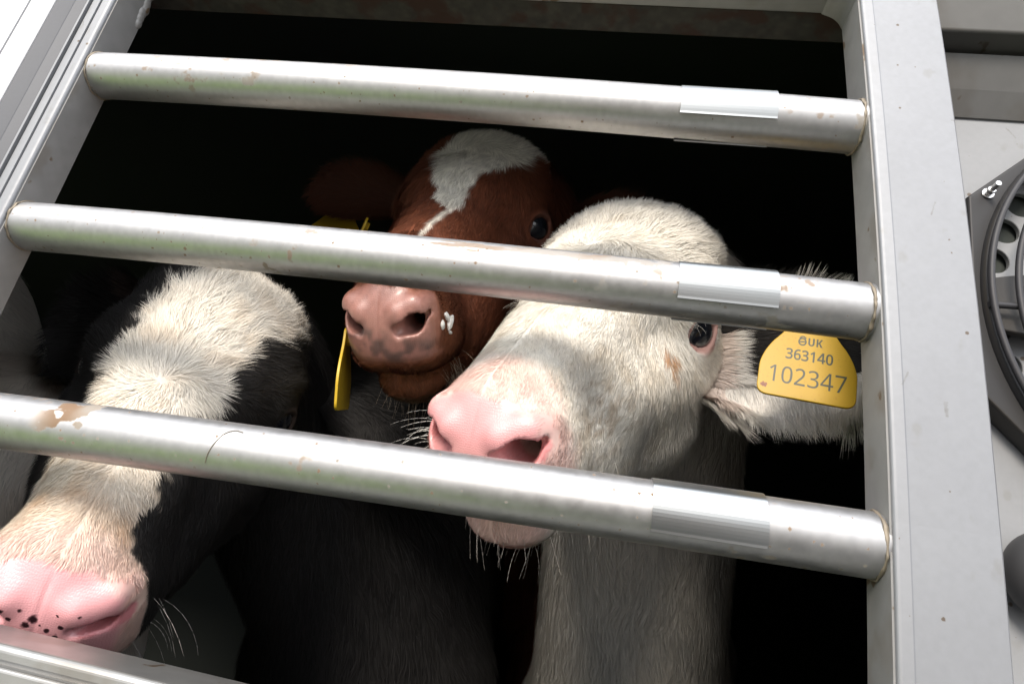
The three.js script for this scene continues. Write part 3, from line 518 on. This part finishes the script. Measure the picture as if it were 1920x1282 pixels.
    for (const back2 of [0, 1]) {
      const sub = []; for (let f = 0; f < ix.length; f += 3) if ((ix[f] >= half) === !!back2) sub.push(ix[f], ix[f + 1], ix[f + 2]);
      fur.cover(wp, g.attributes.normal.array, sub, (P, N) => { const [u, w] = inv(P), c = e.coat(u, w, back2); const dir = s.a.clone().multiplyScalar(0.6).addScaledVector(s.s, Math.sign(w) * Math.pow(Math.abs(w), 1.5) * 1.4); if (c.hang) dir.y -= c.hang; return { k: e.density ?? 60, dir, L: c.len, w: c.w ?? 0.00045, c: c.c, lift: c.lift ?? 0.4, mess: c.mess ?? 0.3 }; }, e.density ?? 60);
    }
  }
  // --- whiskers and lashes: [from (head cm), count, spread, direction, length cm, colour]
  for (const [q, n, sp, d, L, c] of o.whiskers ?? []) for (let i = 0; i < n; i++) {
    const l = V(q[0] + (rnd() - 0.5) * sp, q[1] + (rnd() - 0.5) * sp, q[2] + (rnd() - 0.5) * sp); for (let t = 0; t < 4; t++) { const e = 0.05, h = headSDF(l.x, l.y, l.z), gx = headSDF(l.x + e, l.y, l.z) - h, gy = headSDF(l.x, l.y + e, l.z) - h, gz = headSDF(l.x, l.y, l.z + e) - h, gl = Math.hypot(gx, gy, gz) || 1; l.add(V(-gx * h / gl, -gy * h / gl, -gz * h / gl)); }
    const P = l.applyMatrix4(H), D = V(d[0] + (rnd() - 0.5) * 0.6, d[1] + (rnd() - 0.5) * 0.6, d[2] + (rnd() - 0.5) * 0.6).normalize().applyMatrix4(HR), N = V(rnd() - 0.5, rnd(), 1).normalize(), n = 6, LL = L * (0.4 + 0.8 * rnd()) * 0.01, cv = V((rnd() - 0.5) * 0.12, -0.1 - 0.1 * rnd(), 0); let q0 = P.clone(); for (let t = 0; t < n; t++) { const w = 0.0003 * (1 - t / n) + 0.00006; const D2 = D.clone().add(cv).normalize(); fur.strand(q0, N, D, LL / n * 1.04, w, c, D); q0 = q0.clone().addScaledVector(D, LL / n); D.copy(D2); }
  }
  if (fur.i.length) fur.mesh(root, base);
  calves.push({ o, H, HI, root, base });
  return { root, base, H, HR, shape: SH };
}
// --- coats
const WHITE = [0.9, 0.865, 0.79], PINK = [0.66, 0.31, 0.31], BLACK = [0.018, 0.017, 0.017], BROWN = [0.2, 0.06, 0.024];
const lidDist = (x, y, z) => { const ax = Math.abs(x); if (ax < 3.5 || Math.abs(z + 2.5) > 4) return 9; let d = 9; for (const [a, b] of lids) d = Math.min(d, cone(ax, y, z, a, b, 0.27, 0.27)); return d; };
function lengths(x, y, z) {            // natural fur length over a calf's head, cm
  let L = lerp(1.15, 0.55, sstep(0, 9, z)); L = lerp(L, 2.0, sstep(-4.5, -9.5, z) * sstep(2.5, 6, y)); L = lerp(L, 1.5, sstep(4.2, 6.6, y) * sstep(1.5, -3, z));
  if (z > 9) L = lerp(L, 0.4, sstep(9.5, 13, z)); const e = lidDist(x, y, z); if (e < 1.2) L = Math.min(L, lerp(0.12, 0.7, sstep(0.2, 1.2, e)));
  return L;
}
const bare = (x, y, z) => { const e = lidDist(x, y, z), ax = Math.abs(x); let b = e < 0.3 ? 1 : 0; const n = cone(ax, y, z, [2.7, -1.9, 15.4], [3.8, -1.1, 13.9], 0.95, 0.6); if (z > 12 && n < 0) b = 1; if (z > 6 && z > 8.5 && Math.abs(y - mouthY(ax, z)) < 0.2) b = 1; return b; };
const lidColour = (x, y, z, c, lid) => { const e = lidDist(x, y, z); return e < 0.45 ? mix3(lid, c, sstep(0.02, 0.45, e)) : c; };
const rimRed = (x, y, z, c, red) => { if (z < 11) return c; const n = cone(Math.abs(x), y, z, [2.2, -1.9, 15.6], [3.3, -1.6, 14.7], 0.55, 0.5); return mix3(red, c, sstep(0.1, 0.3, n + 0.3 * (fbm(x * 3, y * 3, z * 3, 2) - 0.5))); };
function whiteCoat(x, y, z) {
  const pad = padMask(x, y, z), n = fbm(x * 0.7, y * 0.7, z * 0.7, 3);
  let c = mix3(WHITE, [0.78, 0.7, 0.58], sstep(0.5, 0.75, n) * 0.5);
  c = mix3(c, [0.74, 0.46, 0.41], sstep(11.2, 13.6, z + 1.6 * (n - 0.5)) * 0.75);
  const dirt = sstep(0.46, 0.62, fbm(x * 2.6 + 4, y * 2.6, z * 0.8, 4)) * sstep(3.2, 0.6, Math.hypot((x - 4) / 1.1, (y + 2.0) / 1.3, (z - 8.0) / 1.3)); c = mix3(c, [0.42, 0.3, 0.18], dirt * 0.55);
  const top = sstep(3.4, 0.6, Math.hypot((x - 0.6) / 1.5, (z - 9.2))) * sstep(-0.5, 1.2, y) * sstep(0.35, 0.6, fbm(x * 1.3, y, z * 1.3 + 7, 3)); c = mix3(c, [0.56, 0.48, 0.38], top * 0.3);  // grey-brown nose bridge: dirty hair mixed with a painted soft bar shadow
  const tear = sstep(1.25, 0.5, Math.hypot(x - 5.7, (y + 0.5) * 0.6, z - 1.5)) * sstep(0.42, 0.6, fbm(x * 3, y * 1.8, z * 3, 3)); c = mix3(c, [0.5, 0.22, 0.05], tear * 0.8);
  c = lidColour(x, y, z, c, [0.6, 0.36, 0.32]);
  c = rimRed(x, y, z, mix3(c, PINK, pad), [0.64, 0.24, 0.24]);
  return { c, pad, len: lengths(x, y, z), bare: bare(x, y, z), lift: y > 4 && z < -3 ? 0.55 : 0.3, mess: y > 3.5 && z < 0 ? 0.75 : 0.45 };
}
function brownCoat(x, y, z) {
  const pad = padMask(x, y, z), n = fbm(x * 0.8, y * 0.8, z * 0.8 + 20, 3), w = (fbm(x * 1.6, y * 1.6, z * 1.6, 3) - 0.5) * 1.2;
  let c = mix3([0.13, 0.036, 0.016], [0.2, 0.06, 0.025], n);
  const bl = y > 2 && z < 10.5 ? sstep(0.2, -0.2, x - brBlR(z) + w * (z > 4.6 ? 0.12 : 0.5)) * sstep(0.2, -0.2, brBlL(z) - x + w * (z > 4.6 ? 0.1 : 0.4)) : 0;
  c = mix3(c, [0.84, 0.82, 0.75], bl);
  c = mix3(c, [0.27, 0.095, 0.042], sstep(10.5, 13, z) * 0.8); c = mix3(c, [0.12, 0.07, 0.055], 0.5 * sstep(-2.4, -3.2, y) * sstep(-4.9, -4.3, y) * sstep(12.5, 13.5, z) * sstep(3.4, 2, Math.abs(x - 0.6)) * sstep(0.35, 0.6, fbm(x + 3, y, z, 3)));
  c = mix3(c, [0.5, 0.38, 0.26], sstep(-8.3, -9.3, y) * sstep(8, 10, z) * 0.8);
  c = lidColour(x, y, z, c, [0.16, 0.06, 0.04]);
  const grey = sstep(0.4, 0.62, fbm(x * 0.9 + 3, y * 0.9, z, 3)) * sstep(-2.0, -3.0, y + 0.3 * (x - 1)) ; c = mix3(c, mix3([0.37, 0.18, 0.15], [0.16, 0.095, 0.085], grey), pad);
  const mot = 0.72 + 0.56 * fbm(x * 3.2, y * 3.2, z * 2.2, 3); c = [c[0] * mot, c[1] * mot, c[2] * mot];
  return { c, pad, len: lengths(x, y, z), bare: bare(x, y, z), mess: 0.5, lift: z > 9 ? 0.75 : 0.36, w: 0.0005 };
}
function blackCoat(x, y, z) {
  const pad = padMask(x, y, z), n = fbm(x * 0.8, y * 0.8, z * 0.8 + 50, 3), w = (fbm(x * 1.4, y * 1.4, z * 1.4 + 3, 4) - 0.5) * 1.9;
  const right = blazeL(z), left = blazeR(z);
  let m = sstep(0.2, -0.2, x - right + w) * sstep(0.2, -0.2, left - x + w); if (y < -3 && z < 9) m = 0; if (y < -6.6) m = 0; if (z > 13.6 + 0.4 * w && y > -6.6) m = 1;
  let c = mix3([0.86, 0.82, 0.74], [0.72, 0.57, 0.41], sstep(0.45, 0.75, n) * 0.35 + sstep(5, 10, z) * 0.3); c = mix3(BLACK, c, m);
  c = mix3(c, [0.6, 0.36, 0.2], sstep(10.3, 12, z) * sstep(13.6, 12.6, z) * sstep(-1, 1, y) * 0.8 * n * m);
  c = mix3(c, [0.72, 0.46, 0.41], sstep(12, 14, z) * 0.6 * m);
  if (m < 0.5) c = lidColour(x, y, z, c, [0.05, 0.035, 0.03]);
  c = rimRed(x, y, z, mix3(c, [0.74, 0.36, 0.38], pad), [0.64, 0.24, 0.26]);
  return { c, pad, len: lengths(x, y, z) * (0.85 + 0.7 * noise(x * 1.1, y, z * 1.1)), bare: bare(x, y, z), mess: 0.85, lift: 0.36 };
}
const curve = (pts) => (z) => { if (z <= pts[0][0]) return pts[0][1]; for (let i = 1; i < pts.length; i++) if (z < pts[i][0]) return lerp(pts[i - 1][1], pts[i][1], (z - pts[i - 1][0]) / (pts[i][0] - pts[i - 1][0])); return pts[pts.length - 1][1]; };
const brBlL = curve([[-9, -2.2], [-3, -1.8], [1, -0.8], [4.4, 0.3], [5.2, 1.72], [9.2, 0.78], [10.3, 0.9]]), brBlR = curve([[-9, 6.5], [-6.9, 5.6], [-3, 4.2], [0.8, 3.0], [3.6, 2.5], [4.6, 2.2], [5.2, 2.08], [9.2, 1.12], [10.3, 0.9]]);
const blazeL = curve([[-9, 7], [-5.5, 5.2], [-3.6, 4.1], [0.2, 3.0], [2.6, 2.6], [8.8, 2.3], [11, 2.2], [12.8, 2.6], [13.6, 4.5], [14, 7]]), blazeR = curve([[-10, -3], [-5, -3], [-3, -3.4], [0.3, -3.7], [2.8, -3.7], [7, -4], [12, -7]]);
// --- ear tags: plate with rounded shoulders, thin, standing on its stud
function tag(calf, name, pos, right, up, w, h, mat, label, map) {
  const s = new THREE.Shape(), a = w / 2, r = h * 0.1; s.moveTo(-a + r, -h / 2); s.lineTo(a - r, -h / 2); s.quadraticCurveTo(a, -h / 2, a, -h / 2 + r); s.lineTo(a, -h * 0.2); s.quadraticCurveTo(a * 0.98, -h * 0.06, a * 0.74, h * 0.1); s.quadraticCurveTo(a * 0.44, h * 0.26, a * 0.34, h * 0.42); s.quadraticCurveTo(a * 0.3, h / 2, 0, h / 2); s.quadraticCurveTo(-a * 0.3, h / 2, -a * 0.32, h * 0.42); s.quadraticCurveTo(-a * 0.44, h * 0.26, -a * 0.74, h * 0.1); s.quadraticCurveTo(-a * 0.98, -h * 0.06, -a, -h * 0.2); s.lineTo(-a, -h / 2 + r); s.quadraticCurveTo(-a, -h / 2, -a + r, -h / 2);
  const g = new THREE.ExtrudeGeometry(s, { depth: 0.0012, bevelEnabled: true, bevelSize: 0.0004, bevelThickness: 0.0004, bevelSegments: 2, curveSegments: 10 });
  const p = g.attributes.position, uv = g.attributes.uv; for (let i = 0; i < p.count; i++) uv.setXY(i, clamp(p.getX(i) / w + 0.5, 0.01, 0.99), clamp(p.getY(i) / h + 0.5, 0.01, 0.99));
  const R = right.clone().normalize(), U = up.clone().addScaledVector(R, -up.dot(R)).normalize(), F = V().crossVectors(R, U);
  const m = part(name, g, mat, calf.root, label); m.matrixAutoUpdate = true; m.quaternion.setFromRotationMatrix(new THREE.Matrix4().makeBasis(R, U, F)); m.position.copy(pos).sub(calf.base);
  const st = new THREE.CylinderGeometry(0.0045, 0.0055, 0.004, 24); st.rotateX(Math.PI / 2); st.translate(0, h * 0.36, 0.003); part('stud', st, mat, m);
  return m;
}
const tagYellow = std({ color: lin(0.6, 0.4, 0.02), roughness: 0.45 });

/* ------------------------------------------------------------------ the calves themselves (plane coordinates; see the trailer) */
const plain = (c) => () => c;
const patchy = (a, b, s, t) => (x, y, z) => mix3(a, b, sstep(t - 0.03, t + 0.03, fbm(x * s + 3, y * s + 1, z * s, 3)));
const white = makeCalf({
  seed: 3, head: [0.0312, 0.1268, -0.152], ypr: [-26.5, 37.5, -11.8], scale: 1, shoulder: [0.13, -0.1, -0.72], hip: [0.24, -0.04, -1.3],
  label: 'white calf with pink nose at the lowest bar, numbered yellow tag in its ear', coat: whiteCoat, hide: patchy([0.76, 0.73, 0.66], [0.68, 0.63, 0.55], 6, 0.55), density: 200, bodyDensity: 9, whorl: 0.5, shape: { nos: 1, mw: 0.9 }, throat: 0.075,  // hide: body coat duller than the head, chest shade put into its colour
  ears: [{ base: [0.084, 0.132, -0.165], axis: [0.9, 0.03, 0.22], face: [-0.15, -0.1, 1], L: 0.135, W: 0.096, droop: 0.06, density: 240, label: 'white fringed ear, black inside',
    coat: (u, v, back) => { const dark = !back && u > 0.36 && u < 0.95 && v > -0.35 && v < 0.88, low = v < -0.5, root = sstep(0.1, 0.3, u); return { c: dark || (v > 0.3 && u < 0.62 && u > 0.2) ? [0.016, 0.014, 0.013] : u < 0.3 && !back ? [0.76, 0.66, 0.6] : [0.8, 0.77, 0.72], len: lerp(0.007, low ? 0.032 : dark ? 0.014 : 0.016, root), hang: low ? 1.8 : 0, lift: low ? 0.35 : 0.45, mess: 0.35 }; } }],
  whiskers: [[[0, -8.6, 12.5], 34, 5, [0, -0.8, 0.4], 2.0, [0.5, 0.47, 0.43]], [[-4.2, -3.5, 13], 26, 3, [-0.9, 0.1, 0.3], 3.2, [0.7, 0.68, 0.64]], [[3.5, -7.5, 10], 30, 5, [0.2, -0.9, 0.2], 2.2, [0.6, 0.55, 0.48]], [[-6.6, 1.3, -2.6], 36, 1.6, [-0.8, 0.3, 0.6], 1.9, [0.75, 0.7, 0.62]], [[6.8, 1.5, -2.4], 30, 1.8, [0.75, 0.25, 0.6], 1.6, [0.7, 0.66, 0.6]]],
});
const brown = makeCalf({
  seed: 5, head: [-0.1009, 0.2329, -0.222], ypr: [-10, 45.8, 0], scale: 1, shoulder: [-0.09, 0.12, -0.92], hip: [-0.05, 0.1, -1.5],
  label: 'red brown calf with a white blaze on its forehead, behind the middle bar', coat: brownCoat, hide: plain([0.13, 0.036, 0.016]), density: 130, bodyDensity: 8, vary: 1.8, shape: { nos: 0.85, mw: 0.84 },
  ears: [{ base: [-0.175, 0.32, -0.3], axis: [-0.9, 0.08, 0.1], face: [0.1, -0.25, 1], L: 0.12, W: 0.062, density: 45, coat: (u, v, back) => ({ c: [0.09, 0.03, 0.014], len: 0.015 }) }, { base: [-0.02, 0.29, -0.3], axis: [0.9, 0.12, 0.05], face: [0, -0.25, 1], L: 0.12, W: 0.09, density: 45, coat: (u, v, back) => ({ c: [0.09, 0.03, 0.014], len: 0.015 }) }],
  whiskers: [[[0, -9, 12.5], 40, 4, [0, -0.9, 0.4], 2.2, [0.5, 0.4, 0.3]], [[3.5, -7.6, 11], 30, 3, [0.6, -0.8, 0.3], 2.8, [0.5, 0.4, 0.3]]],
});
const speckles = tex(512, 512, (u, v) => { let d = 1; for (const [x, y, r] of [[-0.1, -1.75, 0.2], [-0.8, -1.35, 0.1], [-1.6, -1.5, 0.12], [-0.4, -2.1, 0.17], [0.25, -1.95, 0.08], [1.2, -1.85, 0.1], [1.9, -0.95, 0.09], [0.6, -2.2, 0.11], [-1.2, -2.0, 0.12], [-2.1, -1.9, 0.14], [-1.8, -1.0, 0.06], [0.9, -1.2, 0.05], [-0.3, -2.6, 0.16], [1.0, -2.5, 0.12]]) d = Math.min(d, sstep(r * 0.5, r * 1.5, Math.hypot((u - 0.5) * 7 - x, (v - 0.5) * 7 - y) + 0.22 * (fbm(u * 40, v * 40, 3, 3) - 0.5))); return mix3([0.2, 0.17, 0.19], [1, 1, 1], d); });
const black = makeCalf({
  seed: 7, head: [-0.2574, 0.0236, -0.1452], ypr: [20.7, 43.3, -5.8], scale: 1, shoulder: [-0.18, -0.05, -0.52], hip: [-0.2, -0.02, -1.15],
  label: 'black calf with a broad white blaze and speckled pink nose above the bottom rail', coat: blackCoat, hide: plain([0.013, 0.012, 0.012]), density: 160, bodyDensity: 8, whorl: 3.4, shape: { nos: 0.5, mw: 0.93 }, padMap: speckles,
  ears: [{ base: [-0.338, 0.1, -0.19], axis: [-1, 0.12, -0.1], face: [0.2, -0.2, 1], L: 0.1, W: 0.095, density: 70, coat: (u, v, back) => ({ c: v < -0.5 && u < 0.5 && !back ? [0.06, 0.04, 0.035] : [0.014, 0.013, 0.013], len: 0.014 }) }, { base: [-0.2, 0.09, -0.25], axis: [0.95, -0.15, -0.05], face: [0, -0.25, 1], L: 0.11, W: 0.09, density: 45, coat: () => ({ c: BLACK, len: 0.014 }) }],
  whiskers: [[[3.6, -4.8, 11.5], 9, 3.5, [0.95, -0.1, 0.3], 5, [0.4, 0.38, 0.36]]],
});
const pale = makeCalf({
  seed: 9, head: [-0.8, 0.1, -0.25], ypr: [-75, 20, 0], scale: 1, shoulder: [-0.475, -0.05, -0.28], hip: [-0.85, -0.05, -0.8], pad: true,
  label: 'greyish white calf seen only as a flank at the left edge', coat: whiteCoat, hide: patchy([0.82, 0.78, 0.72], [0.7, 0.64, 0.57], 9, 0.55), density: 0, bodyDensity: 12,
});
{ // a few white flakes stuck beside the brown calf's nostril
  SH = brown.shape; const gs = [];
  for (const [x, y, z, r, t] of [[4.0, -2.2, 13.0, 0.42, 0.5], [4.0, -2.75, 12.8, 0.5, -0.7], [4.0, -3.4, 13.0, 0.22, 0.9], [3.8, -2.5, 13.7, 0.34, -0.2], [4.0, -2.5, 12.3, 0.26, 1.3]]) {
    const l = V(x, y, z), g = V(); for (let k = 0; k < 8; k++) { const h = headSDF(l.x, l.y, l.z), e = 0.05; g.set(headSDF(l.x + e, l.y, l.z) - h, headSDF(l.x, l.y + e, l.z) - h, headSDF(l.x, l.y, l.z + e) - h).normalize(); l.addScaledVector(g, -h); }
    const b = new THREE.IcosahedronGeometry(r, 3), q = b.attributes.position; for (let k = 0; k < q.count; k++) { const f = 0.75 + 0.6 * noise(q.getX(k) * 4 + x * 9, q.getY(k) * 4, q.getZ(k) * 4 + y * 7); q.setXYZ(k, q.getX(k) * f * 0.55, q.getY(k) * f, q.getZ(k) * f * 0.35); } b.computeVertexNormals(); b.rotateZ(t); b.applyQuaternion(new THREE.Quaternion().setFromUnitVectors(V(0, 0, 1), g)); l.addScaledVector(g, 0.12); b.translate(l.x, l.y, l.z); gs.push(b);
  }
  const g = mergeGeometries(gs); g.applyMatrix4(brown.H); g.translate(-brown.base.x, -brown.base.y, -brown.base.z); part('white_flakes', g, std({ color: lin(0.75, 0.75, 0.73), roughness: 0.9 }), brown.root, 'white flakes stuck beside the nostril').userData.kind = 'stuff';
}
// --- tags
{
  const W = 512, H = 512, cv = document.createElement('canvas'); cv.width = W; cv.height = H; const x = cv.getContext('2d');
  x.fillStyle = '#b4901a'; x.fillRect(0, 0, W, H); const rnd = rng(5);
  for (let i = 0; i < 500; i++) { x.fillStyle = `rgba(${120 + rnd() * 60},${80 + rnd() * 50},20,${0.05 + rnd() * 0.12})`; x.beginPath(); x.arc(rnd() * W, rnd() * H, 1 + rnd() * 5, 0, 7); x.fill(); }
  x.fillStyle = 'rgba(110,50,10,0.8)'; for (let i = 0; i < 9; i++) { x.beginPath(); x.arc(20 + rnd() * 40, 455 + rnd() * 30, 3 + rnd() * 6, 0, 7); x.fill(); }
  x.fillStyle = '#3d4134'; x.strokeStyle = '#3d4134'; x.textAlign = 'center';
  x.font = 'bold 62px sans-serif'; x.fillText('UK', 282, 212);
  x.lineWidth = 8; x.beginPath(); x.arc(214, 194, 19, 0, 7); x.stroke(); x.beginPath(); x.moveTo(198, 176); x.quadraticCurveTo(214, 152, 232, 174); x.moveTo(200, 196); x.lineTo(228, 192); x.stroke();
  x.font = '78px sans-serif'; x.lineWidth = 3; x.fillText('363140', 258, 300); x.strokeText('363140', 258, 300);
  x.font = '128px sans-serif'; x.lineWidth = 2; x.fillText('102347', 256, 440, 440);
  const t = new THREE.CanvasTexture(cv); t.colorSpace = THREE.SRGBColorSpace; t.magFilter = THREE.LinearFilter;
  tag(white, 'ear_tag', V(0.1605, 0.108, -0.097), V(0.985, -0.11, 0.12), V(0.1, 0.97, -0.12), 0.053, 0.062, std({ map: t, roughness: 0.42 }), 'yellow ear tag printed UK 363140 102347');
  tag(brown, 'ear_tag', V(-0.272, 0.287, -0.325), V(1, -0.05, 0.1), V(0.05, 1, -0.1), 0.075, 0.08, tagYellow, 'yellow ear tag in deep shade');
  tag(brown, 'ear_tag', V(-0.202, 0.223, -0.235), V(-0.26, 0.29, -0.51), V(0.3, 1, 0.3), 0.05, 0.06, tagYellow, 'yellow ear tag seen edge on beside the brown head');
  tag(black, 'ear_tag', V(-0.154, 0.085, -0.172), V(-0.2, 0.24, -0.9), V(-0.12, 1, 0.1), 0.055, 0.062, tagYellow, 'yellow ear tag seen nearly edge on under the brown chin');
}

/* ------------------------------------------------------------------ the person who stands in front of the opening, behind the lens: shades the calves, shows in the bars */
{
  const root = thing('person', 'person in a dark jacket standing outside, holding a camera to the face', 'person', [0.06, 0, 0.62]);
  const S = [], A = (a, b, ra, rb, k = 0.05) => S.push([a, b, ra, rb, k]), h = 1.7;            // person's own axes: facing -z, feet at y = 0
  A([0, h, -0.16], [0, h + 0.06, -0.15], 0.085, 0.09); A([0, h - 0.06, -0.19], [0, h - 0.02, -0.18], 0.05, 0.06); A([0, h - 0.02, -0.275], [0, h + 0.02, -0.25], 0.014, 0.012, 0.02);
  A([0, h - 0.2, -0.08], [0, h - 0.05, -0.13], 0.062, 0.06); A([-0.15, h - 0.27, -0.05], [0.15, h - 0.27, -0.05], 0.085, 0.085, 0.08); A([0, h - 0.36, -0.03], [0, h - 0.75, 0], 0.165, 0.15, 0.08); A([-0.06, h - 0.4, -0.04], [0.06, h - 0.4, -0.04], 0.15, 0.15, 0.08); A([-0.07, h - 0.8, 0], [0.07, h - 0.8, 0], 0.13, 0.13, 0.08);
  for (const g of [-1, 1]) {
    A([g * 0.1, h - 0.85, 0], [g * 0.11, 0.48, -0.02], 0.095, 0.062); A([g * 0.11, 0.48, -0.02], [g * 0.12, 0.1, 0.02], 0.062, 0.045); A([g * 0.12, 0.06, 0.04], [g * 0.13, 0.04, -0.16], 0.045, 0.035, 0.03);
    A([g * 0.2, h - 0.27, -0.06], [g * 0.25, h - 0.46, -0.16], 0.06, 0.05); A([g * 0.25, h - 0.46, -0.16], [g * 0.09, h - 0.1, -0.3], 0.048, 0.034, 0.03);
    A([g * 0.09, h - 0.1, -0.3], [g * 0.075, h - 0.05, -0.31], 0.03, 0.032, 0.02);
    for (let f = 0; f < 4; f++) { const y = h - 0.075 + f * 0.018, L = [0.9, 1, 1.05, 0.95][f]; A([g * 0.078, y, -0.315], [g * 0.072, y + 0.004, -0.315 - 0.028 * L], 0.0088, 0.0082, 0.008); A([g * 0.072, y + 0.004, -0.315 - 0.028 * L], [g * 0.046, y + 0.006, -0.322 - 0.022 * L], 0.0082, 0.0074, 0.006); }
    A([g * 0.078, h - 0.075, -0.3], [g * 0.05, h - 0.085, -0.292], 0.0105, 0.0095, 0.01);
  }
  const f = (x, y, z) => { let d = 9; for (const [a, b, ra, rb, k] of S) d = smin(d, cone(x, y, z, a, b, ra, rb), k); return d; };
  const B = surfaceNets(f, [-0.42, -0.02, -0.42], [0.42, 1.88, 0.26], 0.009), n = gradNormals(B.pos, f, 0.002), c = new Float32Array(B.pos.length);
  for (let i = 0; i < c.length; i += 3) { const x = B.pos[i], y = B.pos[i + 1], z = B.pos[i + 2]; c.set(y > h + 0.02 && z > -0.215 ? [0.03, 0.022, 0.016] : y > h - 0.13 && (Math.abs(x) < 0.1 || z < -0.27) ? [0.5, 0.3, 0.22] : y > h - 0.85 ? [0.03, 0.032, 0.036] : y > 0.09 ? [0.03, 0.035, 0.05] : [0.02, 0.018, 0.016], i); }
  const g = new THREE.BufferGeometry(); g.setAttribute('position', new THREE.BufferAttribute(B.pos, 3)); g.setAttribute('normal', new THREE.BufferAttribute(n, 3)); g.setAttribute('color', new THREE.BufferAttribute(c, 3)); g.setIndex(B.idx);
  part('body', g, std({ vertexColors: true, roughness: 0.9 }), root);
  const cam = thing('camera', 'black camera held up by the person outside', 'camera', [0.06, h, 0.62 - 0.31]);
  part('camera_body', box(-0.062, 0.062, -0.04, 0.045, -0.018, 0.02, 0.008), M.rubber, cam);
  part('viewfinder', box(-0.02, 0.02, 0.0452, 0.062, -0.014, 0.016, 0.004), M.rubber, cam);
}

/* ------------------------------------------------------------------ draw */


renderer.render(scene, camera);
